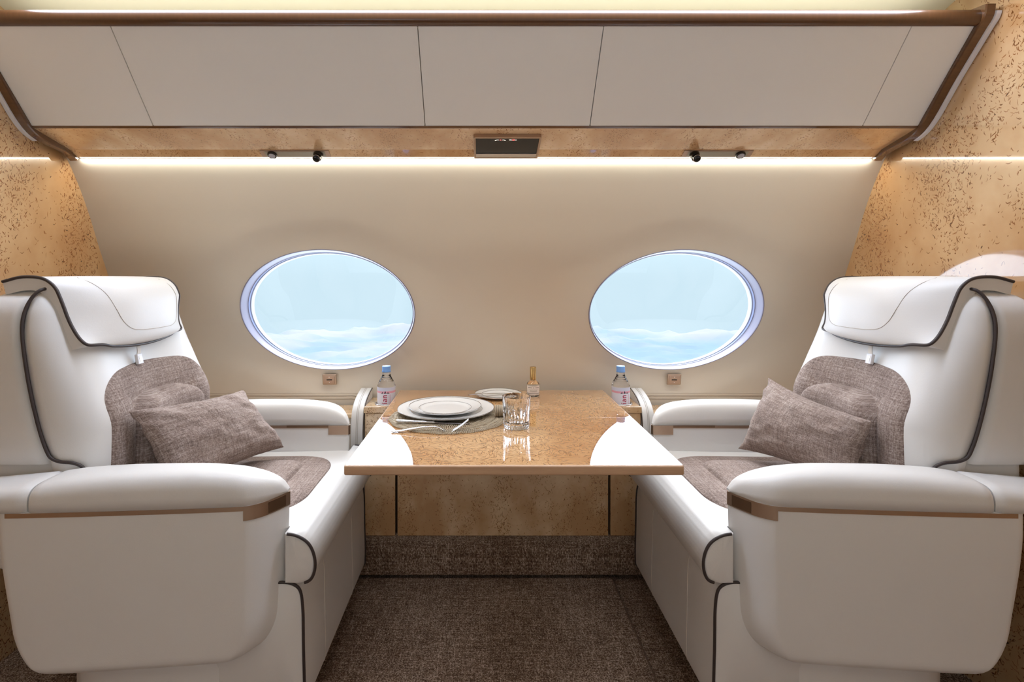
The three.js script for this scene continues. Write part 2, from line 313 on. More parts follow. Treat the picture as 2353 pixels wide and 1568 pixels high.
// stitched leather band along the foot of the side wall
const wallLine = (y, xa, xb, r, curve) => { const pts = []; for (let i = 0; i <= 24; i++) { const x = lerp(xa, xb, i / 24); pts.push(wallPoint(x, y, -0.0004)); } if (curve) { pts.push(wallPoint(xb + curve * 0.014, y - 0.004, -0.0004), wallPoint(xb + curve * 0.022, y - 0.014, -0.0004)); } return tube(pts, r, { seg: 80, radial: 5 }); };
for (const s of [-1, 1]) {
  const end = s < 0 ? XL : XR;
  for (const [y, r] of [[-0.4985, 0.0011], [-0.5115, 0.0011]]) obj('seam', wallLine(y, end, s * 0.625, r, -s), M.seam, wallBack);
  obj('seam', wallLine(-0.4865, end, s * 0.60, 0.0006, 0), M.seamPale, wallBack);
}
function windowUnit(name, xc, far) {
  const w = struct(name), C = P(xc, WIN.yc, WIN.dc), at = (t, k, depth) => { const q = C.clone().addScaledVector(V(1, 0, 0), WIN.a * k * Math.cos(t)).addScaledVector(wv, WIN.b / wv.y * k * Math.sin(t)).addScaledVector(wn, depth); return far ? q : SIDE(false)(q); };
  const ring = (rows) => grid(128, rows.length - 1, (i, j) => at(i / 128 * Math.PI * 2, ...rows[j]), { closed: true, flip: far });
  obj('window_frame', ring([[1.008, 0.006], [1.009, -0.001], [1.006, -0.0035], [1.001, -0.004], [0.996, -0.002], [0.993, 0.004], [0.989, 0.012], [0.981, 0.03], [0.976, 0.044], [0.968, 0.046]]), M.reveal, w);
  obj('gasket', ring([[0.974, 0.045], [0.968, 0.046], [0.967, 0.054], [0.964, 0.060], [0.956, 0.061]]), M.gasket, w);
  obj('outer_frame', ring([[0.962, 0.06], [0.957, 0.061], [0.955, 0.07], [0.95, 0.086], [0.96, 0.094], [1.0, 0.10], [1.09, 0.10]]), std({ name: 'pale blue outer frame', color: '#c3c6d4', roughness: 0.4 }), w);
  obj('pane', grid(96, 12, (i, j) => at(i / 96 * Math.PI * 2, 0.958 * (j + 0.001) / 12.001, 0.075), { closed: true, flip: !far }), M.pane, w);
}
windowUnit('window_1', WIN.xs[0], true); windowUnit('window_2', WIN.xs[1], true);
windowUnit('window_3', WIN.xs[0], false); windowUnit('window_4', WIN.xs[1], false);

const slabUV = (x0, x1, y0, y1, z0, z1) => box(x0, x1, y0, y1, z0, z1, 0.001, 1);
struct('wall_left', slabUV(XL - 0.04, XL, -0.06, EYE + 1.0, -2.42, 0.58), M.birch);
struct('wall_right', slabUV(XR, XR + 0.04, -0.06, EYE + 1.0, -2.42, 0.58), M.birch);
const floor = struct('floor', slabUV(XL, XR, -0.06, -0.008, -2.4, 0.56), M.carpet);
// carpet panels with bound edges, a lower strip over the seat track at the right
{
  const cut = 0.4245, z0 = -2.068, z1 = 0.50;
  obj('carpet_panel', box(-1.5, cut, -0.008, 0.004, z0, z1, 0.005, 3), M.carpet, floor);
  obj('carpet_panel', box(cut + 0.004, 1.34, -0.008, -0.003, z0 + 0.01, z1, 0.003, 2), M.carpet, floor);
  obj('carpet_binding', tube([V(cut + 0.001, 0.002, z0 + 0.01), V(cut + 0.001, 0.002, -1.2), V(cut + 0.001, 0.002, z1)], 0.0028, { seg: 4, radial: 6 }), std({ name: 'carpet binding', color: '#6d5747', roughness: 0.9 }), floor);
}
// ceiling: vault over the aisle, curved coves down to the bins, and the roof skin outside
function extrudeX(path, x0, x1, nx = 1, flip = false, caps = 0) { return grid(path.length - 1, nx, (i, j) => V(lerp(x0, x1, j / nx), path[i].y, path[i].z), { flip, uv: null, caps }); }
function smoothPath(pts, n) { const c = new THREE.CatmullRomCurve3(pts, false, 'centripetal'); return c.getPoints(n); }
{
  const half = [P(0, 0.725, 1.73), P(0, 0.75, 1.735), P(0, 0.79, 1.715), P(0, 0.825, 1.665), P(0, 0.85, 1.58), P(0, 0.868, 1.45), P(0, 0.88, 1.25), P(0, 0.885, 0.92)];
  const inner = smoothPath([...half, ...half.slice(0, -1).reverse().map(SIDE(false))], 80);
  const roof = smoothPath([P(0, 0.55, 1.96), P(0, 0.75, 1.83), P(0, 0.93, 1.5), P(0, 1.0, 0.92), ...[P(0, 0.93, 1.5), P(0, 0.75, 1.83), P(0, 0.55, 1.96)].map(SIDE(false))], 40);
  struct('ceiling', [extrudeX(inner, XL, XR, 1, true), extrudeX(roof, XL - 0.02, XR + 0.02, 1, false)], M.ceiling);
}
// overhead bin on each side: trim rail, five panels, veneer valance, end frames, lamps
const slab2 = (pa, pb, x0, x1, thick, r = 0.0015) => {            // a board between two lines along x, its underside on pa-pb
  const u = V(0, pb.y - pa.y, pb.z - pa.z), L = u.length(); u.normalize(); const n = V(0, u.z, -u.y); if (n.y < 0) n.negate();
  const g = box(x0, x1, 0, thick, 0, L, r, 2), m = new THREE.Matrix4().makeBasis(V(1, 0, 0), n, V(1, 0, 0).cross(n));
  if (m.elements[10] * u.z < 0) { g.translate(0, 0, -L); }
  return g.applyMatrix4(m).translate(0, pa.y, pa.z);
};
function ribbon(path, x0, x1, out, back, up = -1) {                     // a bar of section (x0..x1) following path, standing proud of it by out
  const rows = [];
  path.forEach((p, i) => { const a = path[Math.max(0, i - 1)], b = path[Math.min(path.length - 1, i + 1)], t = b.clone().sub(a).normalize(); let n = V(0, -t.z, t.y); if (n.y * up < 0 || (Math.abs(n.y) < 0.02 && n.z < 0)) n.negate();
    const o = p.clone().addScaledVector(n, out), k = p.clone().addScaledVector(n, -back), e = 0.003, o2 = p.clone().addScaledVector(n, out - e);
    rows.push([V(x0, k.y, k.z), V(x0, o2.y, o2.z), V(x0 + e, o.y, o.z), V(x1 - e, o.y, o.z), V(x1, o2.y, o2.z), V(x1, k.y, k.z)]); });
  return toCreasedNormals(loft(rows, 3, false), 0.6);
}
const LEDS = [];
function overhead(far, n) {
  const S = (g) => sided(far, g), xa = XL + 0.046, xb = XR - 0.047;
  const rail = [[1.512, 0.716], [1.492, 0.709], [1.479, 0.713], [1.4735, 0.724], [1.473, 0.737], [1.477, 0.7475], [1.487, 0.7525], [1.505, 0.7525], [1.512, 0.7475]];
  struct('trim_' + n, S(loft([XL + 0.012, XR - 0.012].map((x) => rail.map(([d, y]) => P(x, y, d))), 3, true)), M.rail);
  const bin = struct('trim_' + (n + 1)), A = P(0, 0.711, 1.495), B = P(0, 0.485, 1.69), joints = [xa, -1.127, -0.2615, 0.263, 1.131, xb];
  for (let i = 0; i < 5; i++) obj('panel', S(slab2(A, B, joints[i] + 0.0011, joints[i + 1] - 0.0011, 0.012, 0.0012)), M.panel, bin);
  obj('backing_board', S(slab2(P(0, 0.7235, 1.5035), P(0, 0.4975, 1.6985), xa, xb, 0.006)), M.seamPale, bin);
  obj('shelf_board', S(box(XL, XR, EYE + 0.708, EYE + 0.722, -1.745, -1.50, 0.001, 1)), M.ceiling, bin);
  struct('trim_' + (n + 2), S(slab2(P(0, 0.4855, 1.688), P(0, 0.478, 1.6955), XL + 0.02, XR - 0.02, 0.02, 0.003)), M.wood);
  const v = struct('trim_' + (n + 3), S(slab2(P(0, 0.4805, 1.695), P(0, 0.4475, 1.845), XL + 0.02, XR - 0.02, 0.012, 0.001)), M.birchFine);
  obj('bevel_strip', S(slab2(P(0, 0.4475, 1.8445), P(0, 0.429, 1.879), XL + 0.02, XR - 0.02, 0.012, 0.001)), M.birchFine, v);
  const path = smoothPath([P(0, 0.757, 1.468), P(0, 0.73, 1.473), P(0, 0.705, 1.495), P(0, 0.6, 1.59), P(0, 0.49, 1.684), P(0, 0.464, 1.73), P(0, 0.449, 1.82), P(0, 0.44, 1.855), P(0, 0.424, 1.884)], 40);
  const e = struct('trim_' + (n + 4));
  for (const [x0, x1, w0, w1] of [[XL + 0.019, XL + 0.047, XL, XL + 0.0185], [XR - 0.048, XR - 0.019, XR - 0.0185, XR]]) {
    obj('end_frame', S(ribbon(path, x0, x1, 0.009, 0.05)), M.wood, e);
    obj('edge_strip', S(ribbon(path.slice(3, 27), w0, w1, 0.0085, 0.05)), M.white, e);
  }
  // slim light between valance and wall, and the cove light hidden behind the rail
  const strip = (name, label, x0, x1, y, d, w, down, k, col) => {
    const t = thing(name, label, 'light', [(x0 + x1) / 2, EYE + y, far ? -d : -1.84 + d]);
    const L = x1 - x0, sgn = down ? 1 : -1;
    obj('housing', box(-L / 2, L / 2, sgn > 0 ? 0.004 : -0.012, sgn > 0 ? 0.014 : -0.004, -w * 0.6, w * 0.6, 0.001, 1), M.white, t);
    obj('diffuser', box(-L / 2, L / 2, -0.004, 0.004, -w / 2, w / 2, 0.002, 2), lamp(...col, 1.6), t);
    const a = new THREE.RectAreaLight(new THREE.Color(...col), k * CABIN, L, w); a.name = name; a.position.set(0, -sgn * 0.006, 0); a.rotation.x = -sgn * Math.PI / 2; t.add(a);
  };
  strip('strip_light', far ? 'long slim warm white light glowing along the top of the wall above both windows' : 'long slim warm white light along the wall top behind the viewer', XL + 0.05, XR - 0.05, 0.4335, 1.888, 0.014, true, far ? 46 : 14, [1, 0.97, 0.86]);
  strip('cove_light', far ? 'hidden warm cove light behind the dark wood rail above the white panels' : 'hidden warm cove light behind the rail on the aisle side', XL + 0.08, XR - 0.10, 0.742, 1.575, 0.03, false, 2.2, [1, 0.97, 0.82]);
}
overhead(true, 1); overhead(false, 6);
{ // fill lamp added out of view on the ceiling, brightens seat fronts and table
  const L = 2.6, w = 0.13, tilt = 0.27, t = thing('added_ceiling_light', 'added unseen ceiling fill lamp above the front of the table', 'light', [-0.1, EYE + 0.846, -1.42]);
  t.rotation.x = -tilt;
  obj('frame', box(-L / 2 - 0.012, L / 2 + 0.012, -0.002, 0.012, -w / 2 - 0.012, w / 2 + 0.012, 0.002, 2), M.silver, t);
  obj('lens', box(-L / 2, L / 2, -0.006, 0.003, -w / 2, w / 2, 0.003, 2), lamp(0.86, 0.93, 1.08, 1.5), t);
  const a = new THREE.RectAreaLight(new THREE.Color(0.82, 0.92, 1.12), 12.5 * CABIN, L, w); a.name = 'added_ceiling_light'; a.position.y = -0.008; a.rotation.x = -Math.PI / 2; t.add(a);
}
// ------------------------------------------------------------------ lower side wall: ledge, dado, carpet kick
{
  const t = thing('side_ledge', 'built-in birch veneer side ledge with cup holders under the windows behind the table', 'ledge');
  const top = EYE - 0.503, zf = -2.08, mid = 0.5405;
  const shape = (x0, x1) => { const s = new THREE.Shape(); s.moveTo(x0, 2.08); s.lineTo(x1, 2.08); s.lineTo(x1, 2.238); s.lineTo(x0, 2.238); s.closePath(); return s; };
  const topShape = shape(-mid, mid); for (const s of [-0.466, 0.477]) { const h = new THREE.Path(); h.absarc(s, 2.137, 0.0415, 0, Math.PI * 2, true); topShape.holes.push(h); }
  const eg = new THREE.ExtrudeGeometry(topShape, { depth: 0.02, bevelEnabled: true, bevelSize: 0.003, bevelThickness: 0.003, bevelSegments: 2, curveSegments: 24 });
  eg.rotateX(-Math.PI / 2).translate(0, top - 0.023, 0); // shape y (d) runs to -z
  obj('ledge_top', boxUV(eg), M.birchFine, t);
  for (const s of [-0.466, 0.477]) obj('cup_holder', new THREE.LatheGeometry([[0, -0.075], [0.034, -0.075], [0.0375, -0.07], [0.0385, -0.02], [0.0395, 0.001], [0.041, 0.003], [0.0445, 0.0022], [0.0455, 0.0]].map(([r, y]) => new THREE.Vector2(r, y)), 40).translate(s, top + 0.001, -2.137), M.silver, t);
  const y0 = 0.161, face = (xa, xb, m = M.birchFine) => obj('front_panel', box(xa, xb, y0, top - 0.026, zf, zf + 0.02, 0.002, 2).translate(0, 0, -0.02), m, t);
  face(-mid, -0.4215); face(-0.4125, 0.4135); face(0.4225, mid);
  obj('recess_board', box(-mid, mid, y0, top - 0.03, zf - 0.035, zf - 0.022, 0.001, 1), M.gap, t);
  // lower lidded ledges beside the seats
    for (const s of [-1, 1]) {
    const t = thing('seat_ledge', s < 0 ? 'low lidded birch ledge with a rolled leather band beside the left armchair' : 'low lidded birch ledge with a rolled leather band beside the right armchair', 'ledge');
    const xs = s < 0 ? [XL, -0.59] : [0.59, XR], cut = s * 0.70;
    const a = Math.min(xs[0], xs[1]), b = Math.max(xs[0], xs[1]);
    obj('lid', box(s < 0 ? a : cut + 0.002, s < 0 ? cut - 0.002 : b, EYE - 0.552, EYE - 0.534, -2.238, -2.09, 0.003, 2), M.birchFine, t);
    obj('lid', box(s < 0 ? cut + 0.002 : a, s < 0 ? b : cut - 0.002, EYE - 0.552, EYE - 0.534, -2.238, -2.09, 0.003, 2), M.birchFine, t);
    obj('lower_panel', box(a, b, 0, EYE - 0.5525, -2.125, -2.10, 0.002, 1), M.wall, t);
    // leather band that rolls from the wall over the edge and down
    const prof = smoothPath([P(0, -0.462, 2.238), P(0, -0.4655, 2.215), P(0, -0.476, 2.165), P(0, -0.494, 2.115), P(0, -0.522, 2.083), P(0, -0.57, 2.068), P(0, -0.66, 2.063), P(0, -0.85, 2.063), P(0, -1.009, 2.063)], 48);
    const x0 = s < 0 ? -0.592 : 0.5445, x1 = s < 0 ? -0.5445 : 0.592;
    obj('leather_band', ribbon(prof, x0, x1, 0, 0.04, 1), M.ivory, t);
    for (const k of [0.44, 0.56]) { const xk = lerp(x0, x1, k); obj('stitching', tube(prof.filter((_, i) => i % 3 === 0).map((p) => V(xk, p.y + 0.0005, p.z + 0.001)), 0.0007, { radial: 4, seg: 60 }), M.seamPale, t); }
    const xi = s < 0 ? x1 + 0.0015 : x0 - 0.0015; obj('edge_seam', tube(prof.filter((_, i) => i % 3 === 0).map((p) => V(xi, p.y, p.z)), 0.0016, { radial: 5, seg: 60 }), M.gap, t);
  }
}
{ // carpeted kick board, its top edge rolled
  const pr = [[2.10, -1.008], [2.085, -1.0085], [2.074, -1.014], [2.068, -1.026], [2.067, -1.06], [2.068, -1.12], [2.071, -1.157], [2.08, -1.163], [2.10, -1.163]].map(([d, y]) => [d, y]);
  const rows = [-0.62, 0.62].map((x) => smoothPath(pr.map(([d, y]) => P(x, y, d)), 36));
  struct('baseboard_back', grid(36, 1, (i, j) => rows[j][i], { flip: true, uv: (p, i, j) => [p.x, i * 0.0062] }), M.carpet);
}
// ------------------------------------------------------------------ fittings on valance and wall
{
  const u = V(0, -0.0185, -0.0345).normalize(), n = V(0, u.z, -u.y); if (n.y > 0) n.negate();
  const plates = [[-0.7345, -1, 'left'], [0.744, 1, 'right']];
  for (const [x, s, side] of plates) {
    const t = thing('reading_light', s < 0 ? 'metal reading light plate with two black lamps above the left window' : 'metal reading light plate with two black lamps above the right window', 'light');
    basis(t, V(1, 0, 0), n, V(1, 0, 0).cross(n), P(x, 0.4385, 1.8615));
    obj('plate', box(-0.121, 0.121, 0, 0.003, -0.017, 0.017, 0.0012, 2), M.bronze, t);
    obj('plate_inset', box(-0.105, 0.105, 0.0025, 0.0042, -0.0125, 0.0125, 0.0008, 1), std({ name: 'satin nickel', color: '#a9a493', metalness: 0.8, roughness: 0.4 }), t);
    const lathe = (pts) => new THREE.LatheGeometry(pts.map(([r, y]) => new THREE.Vector2(r, y)), 28);
    const f = obj('fixed_lamp', lathe([[0.0, 0.004], [0.0165, 0.004], [0.0165, 0.009], [0.0145, 0.012], [0.0125, 0.0125], [0.0125, 0.0105], [0, 0.0105]]).translate(s * -0.0805 * -1 * (s < 0 ? 1 : 1), 0, 0), M.black, t);
    obj('lens', new THREE.CylinderGeometry(0.0115, 0.0115, 0.002, 24).translate(s * 0.0805, 0.0115, 0), std({ name: 'lamp lens', color: '#b9bcc6', roughness: 0.15 }), f);
    const sw = obj('swivel_lamp', [lathe([[0, 0.003], [0.017, 0.003], [0.017, 0.008], [0.0155, 0.016], [0.013, 0.019], [0.013, 0.024], [0.0115, 0.027], [0, 0.027]]), lathe([[0, 0], [0.0125, 0], [0.0125, 0.014], [0.011, 0.016], [0.0095, 0.016], [0.0095, 0.013], [0, 0.013]]).rotateX(-0.5).translate(0, 0.02, -0.004)].map((g) => g.translate(s * -0.0805, 0, 0)), M.black, t);
    obj('collar', new THREE.TorusGeometry(0.0128, 0.0011, 8, 28).rotateX(Math.PI / 2).rotateX(-0.5).translate(s * -0.0805, 0.0325, -0.0105), M.silver, sw);
  }
  // sign box
  const A = P(0, 0.4715, 1.734), B = P(0, 0.434, 1.872), uu = V(0, B.y - A.y, B.z - A.z), L = uu.length(); uu.normalize(); const nn = V(0, uu.z, -uu.y); if (nn.y > 0) nn.negate();
  const t = thing('sign_display', 'black illuminated cabin sign in a bronze frame at the middle of the overhead valance', 'sign');
  basis(t, V(1, 0, 0), nn, V(1, 0, 0).cross(nn), A.clone().addScaledVector(uu, L / 2).setX(0.003));
  const zs = V(1, 0, 0).cross(nn).dot(uu) > 0 ? 1 : -1;
  obj('frame', (() => { const s = new THREE.Shape(), w = 0.1105, h = L / 2, r = 0.007; s.moveTo(-w + r, -h); s.lineTo(w - r, -h); s.absarc(w - r, -h + r, r, -Math.PI / 2, 0); s.lineTo(w, h - r); s.absarc(w - r, h - r, r, 0, Math.PI / 2); s.lineTo(-w + r, h); s.absarc(-w + r, h - r, r, Math.PI / 2, Math.PI); s.lineTo(-w, -h + r); s.absarc(-w + r, -h + r, r, Math.PI, 1.5 * Math.PI);
    const p = new THREE.Path(); p.moveTo(-w + 0.005, -h + 0.006); p.lineTo(-w + 0.005, h - 0.006); p.lineTo(w - 0.005, h - 0.006); p.lineTo(w - 0.005, -h + 0.006); p.closePath(); s.holes.push(p);
    return new THREE.ExtrudeGeometry(s, { depth: 0.012, bevelEnabled: true, bevelSize: 0.001, bevelThickness: 0.001, bevelSegments: 2 }).rotateX(-Math.PI / 2).translate(0, 0, 0); })(), M.bronze, t);
  const cut = zs * (L / 2 - 0.030);
  obj('glass', box(-0.1055, 0.1055, 0, 0.0085, Math.min(-zs * (L / 2 - 0.006), cut), Math.max(-zs * (L / 2 - 0.006), cut), 0.001, 1), M.black, t);
  obj('nickel_strip', box(-0.1055, 0.1055, 0, 0.0115, Math.min(cut, zs * (L / 2 - 0.005)), Math.max(cut, zs * (L / 2 - 0.005)), 0.001, 1), M.silver, t);
  const cv = document.createElement('canvas'); cv.width = 512; cv.height = 96; const c = cv.getContext('2d');
  c.fillStyle = '#060606'; c.fillRect(0, 0, 512, 96); c.strokeStyle = '#fbf6ea'; c.lineWidth = 17; c.lineCap = 'round';
  c.beginPath(); c.moveTo(84, 66); c.lineTo(112, 44); c.lineTo(140, 46); c.stroke(); c.beginPath(); c.moveTo(202, 46); c.lineTo(226, 42); c.lineTo(252, 64); c.stroke();
  c.fillStyle = '#a8141c'; c.beginPath(); c.arc(172, 46, 20, 0, 7); c.fill(); c.fillStyle = '#fbd9d4'; c.beginPath(); c.moveTo(164, 34); c.lineTo(184, 46); c.lineTo(164, 58); c.fill();
  c.fillStyle = '#fbf6ea'; c.fillRect(318, 36, 128, 21); c.fillStyle = '#9a968c'; c.fillRect(322, 24, 34, 10); c.strokeStyle = '#d8202a'; c.lineWidth = 8; c.beginPath(); c.arc(392, 46, 23, 0, 7); c.stroke(); c.beginPath(); c.moveTo(376, 30); c.lineTo(408, 62); c.stroke();
  const tx = new THREE.CanvasTexture(cv); tx.colorSpace = THREE.SRGBColorSpace; tx.magFilter = THREE.LinearFilter;
  const pg = new THREE.PlaneGeometry(0.1, 0.0187); pg.rotateX(-Math.PI / 2); if (zs < 0) { /* top of the picture towards the rail */ } else pg.rotateY(0);
  obj('symbols', pg.translate(-0.006, 0.0092, -zs * (L / 2 - 0.022)), std({ name: 'lit symbols', map: tx, emissiveMap: tx, emissive: new THREE.Color(1, 1, 1), emissiveIntensity: 0.8, roughness: 0.3 }), t);
}
for (const [x, s] of [[-0.7245, 0], [0.7285, 1]]) {   // window shade switches
  const y = -0.4265, m = (wallD(y + 0.01) - wallD(y - 0.01)) / 0.02, up = V(0, 1, -m).normalize(), n = V(1, 0, 0).cross(up).normalize();
  const t = thing('shade_switch', s ? 'small bronze window shade switch below the right window' : 'small bronze window shade switch below the left window', 'switch');
  basis(t, V(1, 0, 0), up, n, P(x, y, wallD(y)));
  obj('plate', box(-0.0295, 0.0295, -0.023, 0.023, -0.002, 0.0045, 0.006, 3), M.bronze, t);
  obj('rocker', box(-0.023, 0.023, -0.0175, 0.0175, 0.003, 0.0062, 0.004, 3), std({ name: 'satin bronze', color: '#b59b88', metalness: 0.85, roughness: 0.4 }), t);
  obj('slot', box(-0.0115, 0.0115, -0.002, 0.002, 0.0055, 0.0068, 0.0006, 1), M.black, t);
  for (const k of [1, -1]) obj('arrow', new THREE.CylinderGeometry(0.0024, 0.0024, 0.0008, 3).rotateX(Math.PI / 2).rotateZ(k > 0 ? Math.PI : 0).translate(0, k * 0.0115, 0.0064), M.white, t);
}

// ------------------------------------------------------------------ armchairs
// Seat frame: X forward from the front edge of the cushion, h above the floor, w from the seat's middle towards the aisle.
function armchair(sx, frontX, label) {
  const t = thing('armchair', label, 'chair', [frontX - sx * 0.4, 0, -1.64]);
  const q = (X, h, w) => V(X + 0.4, h, w), fin = (g) => (sx < 0 ? mirrorX(Array.isArray(g) ? merge(g) : g) : Array.isArray(g) ? merge(g) : g);
  const part = (n, g, m, p = t, l) => obj(n, fin(g), m, p, l);
  const bw = 0.01;                                                   // the back stands a little towards the aisle
  const Xb = table([[0.42, -0.585], [0.6, -0.562], [0.70, -0.5525], [0.775, -0.552], [0.885, -0.5915], [1.0, -0.632], [1.09, -0.664], [1.125, -0.688], [1.142, -0.712]]);
  const Xp = table([[0.42, -0.66], [0.66, -0.665], [0.734, -0.677], [0.83, -0.705], [0.965, -0.731], [1.062, -0.741], [1.12, -0.735], [1.142, -0.722]]);
  const hw = table([[0.42, 0.285], [0.62, 0.292], [0.8, 0.3], [1.0, 0.3], [1.08, 0.291], [1.12, 0.272], [1.142, 0.24]]);
  const front0 = (h, w) => { const k = clamp(Math.abs(w) / 0.22, 0, 1), hollow = 0.03 * 0.5 * (1 + Math.cos(Math.PI * k)) * smooth(0.5, 0.7, h) * (1 - smooth(1.05, 1.14, h)); return Xb(h) - hollow; };
  const cornerR = (h) => Math.min(lerp(0.085, 0.125, smooth(0.85, 1.02, h)), hw(h) * 0.45);
  const front = (h, w) => { const H0 = hw(h), rr = cornerR(h), a = Math.abs(w); if (a <= H0 - rr) return front0(h, w); const c = Math.pow(Math.min(1, (a - H0 + rr) / rr), 1 / 0.85), xp = Xp(h); return xp + (front0(h, H0 - rr) - xp) * Math.pow(Math.sqrt(Math.max(0, 1 - c * c)), 0.85); };
  // back cushion
  const rings = [];
  for (let j = 0; j <= 60; j++) {
    const h = lerp(0.42, 1.142, j / 60), H0 = hw(h), xp = Xp(h), r = cornerR(h), ring = [];
    const corner = (s, k) => { const a = k / 12 * Math.PI / 2, cw = H0 - r + r * Math.pow(Math.cos(a), 0.85), xf = front0(h, (H0 - r)); return q(xp + (xf - xp) * Math.pow(Math.sin(a), 0.85), h, s * cw + bw); };
    for (let k = 0; k <= 12; k++) ring.push(corner(1, k));
    for (let k = 1; k < 24; k++) { const w = lerp(H0 - r, -(H0 - r), k / 24); ring.push(q(front(h, w), h, w + bw)); }
    for (let k = 12; k >= 0; k--) ring.push(corner(-1, k));
    rings.push(ring);
  }
  part('backrest', loft(rings, 3, false), M.ivory);
  // shell behind the seam
  const shell = [];
  for (let j = 0; j <= 40; j++) {
    const h = lerp(0.70, 1.148, j / 40), e = (h - 0.70) / 0.448, topIn = e > 0.86 ? 1 - Math.sqrt(1 - ((e - 0.86) / 0.14) ** 2 * 0.98) : 0, botIn = e < 0.12 ? 1 - Math.sqrt(1 - ((0.12 - e) / 0.12) ** 2 * 0.9) : 0;
    const H0 = Math.min(hw(Math.min(h, 1.142)) + 0.004, 0.304) - 0.025 * topIn - 0.012 * botIn, xf = Xp(Math.min(h, 1.142)) - 0.003 + (h < 0.76 ? 0.0 : 0), xr = -0.868 + 0.10 * topIn + 0.03 * botIn, ring = [];
    const N = 40; for (let k = 0; k < N; k++) { const a = k / N * Math.PI * 2, c = Math.cos(a), s = Math.sin(a), p = c > 0 ? 14 : 10; const den = Math.pow(Math.pow(Math.abs(c), p) + Math.pow(Math.abs(s), p), 1 / p); const X = (xf + xr) / 2 + (xf - xr) / 2 * c / den; ring.push(q(X, h, H0 * s / den + bw)); }
    shell.push(ring);
  }
  part('back_shell', loft(shell, 3, true), M.ivory);
  for (const s of [1, -1]) {
    const all = [[-0.70, 1.145, 0.225], [-0.712, 1.144, 0.25], [-0.724, 1.138, 0.27], [-0.737, 1.11, 0.285], [-0.7425, 1.062, 0.298], [-0.7325, 0.965, 0.3025], [-0.7065, 0.83, 0.3025], [-0.6815, 0.745, 0.302], [-0.668, 0.7205, 0.302], [-0.648, 0.711, 0.301], [-0.617, 0.7065, 0.298], [-0.598, 0.697, 0.294], [-0.586, 0.678, 0.29], [-0.58, 0.65, 0.288]], pts = s > 0 ? all : all.slice(4);
    part('piping', tube(pts.map(([X, h, w]) => q(X, h, s * w + bw)), 0.0042, { seg: 110 }), M.piping, t, 'dark brown edge piping');
  }
  // cloth inset of the back and its raised lumbar pad
  const patch = (top, bottom, half, bend, lift, puff, edge, n = 2.6) => grid(64, 60, (i, j) => {
    const v = Math.min(1, j / 59.5), h0 = lerp(bottom, top, Math.sin(v * Math.PI / 2)), over = Math.max(0, (h0 - (top - bend)) / bend), s = i / 32 - 1, hwF = half - bend * 1.4 * (1 - Math.pow(Math.max(0, 1 - Math.pow(over, n)), 1 / n)), w = s * hwF, h = h0 - bend * 0.04 * s * s * over;
    const ring = Math.max(Math.abs(s), 0.62 + 0.38 * clamp((h0 - 0.836) / (top - 0.836), -1.6, 1)), k = edge > 10 ? Math.pow(Math.max(0, Math.sin(Math.PI * clamp((ring - 0.60) / 0.4, 0, 1))), 0.7) : 1 - Math.pow(Math.abs(s), edge), kt = edge > 10 ? 1 : 1 - Math.pow(over, edge);
    return q(front(h, w) + lift * Math.min(1, 12 * (1 - Math.abs(s)) + 0.0) + puff * k * kt - (Math.abs(s) > 0.999 || v > 0.999 ? 0.003 : 0), h, w + bw);
  }, { flip: true, uv: (p) => [p.z, p.y] });
  part('back_inset', patch(0.918, 0.52, 0.246, 0.095, 0.003, 0.011, 12, 2.1), M.tweed, t, 'taupe woven back panel');
  part('lumbar_pad', patch(0.836, 0.53, 0.160, 0.07, 0.006, 0.054, 9, 2.1), M.tweed, t, 'raised taupe lumbar pad');
  // headrest: a pad draped over the top, fuller in the middle
  const edgeL = [[-0.603, 0.9925], [-0.612, 0.999], [-0.631, 1.018], [-0.654, 1.0577], [-0.676, 1.114], [-0.6925, 1.1475], [-0.722, 1.169], [-0.777, 1.1735], [-0.827, 1.1615]];
  const midL = [[-0.607, 0.976], [-0.592, 0.986], [-0.584, 1.018], [-0.583, 1.062], [-0.590, 1.115], [-0.612, 1.153], [-0.66, 1.1735], [-0.755, 1.174], [-0.827, 1.1615]];
  const curve = (l) => new THREE.CatmullRomCurve3(l.map(([X, h]) => V(X, h, 0)), false, 'centripetal').getPoints(48), ec = curve(edgeL), mc = curve(midL), HW = 0.226, hb = 0.044;
  const hp = (i, j, back) => {                                        // i across 0..40, j along 0..48
    const s = i / 20 - 1, k = Math.pow(Math.abs(s), lerp(2, 3, Math.min(1, j / 10))), farX = lerp(-0.014, 0.046, clamp((ec[j].y - 0.99) / 0.125, 0, 1)) * (1 - smooth(38, 48, j)), p = mc[j].clone().lerp(s < 0 ? ec[j].clone().add(V(farX, 0, 0)) : ec[j], k), a = ec[Math.max(0, j - 1)], b = ec[Math.min(48, j + 1)];
    const low = clamp(1 - j / 9, 0, 1), cornerIn = low > 0 ? 1 - Math.sqrt(Math.max(0, 1 - low * low)) : 0, w = s * (HW - 0.05 * cornerIn);
    if (back) { const tx = b.x - a.x, ty = b.y - a.y, l = Math.hypot(tx, ty), th = 0.035 * (1 - 0.75 * low); const e = s < 0 ? ec[j].clone().add(V(farX * k, 0, 0)) : ec[j]; const bl = Math.min(1, j / 10); p.x = e.x - lerp(1, ty / l, bl) * th; p.y = e.y + tx / l * th * bl + 0.004 * (1 - bl); if (j > 34) { p.y = Math.min(p.y, ec[j].y - th * 0.9); } }
    return q(p.x, p.y, w + hb);
  };
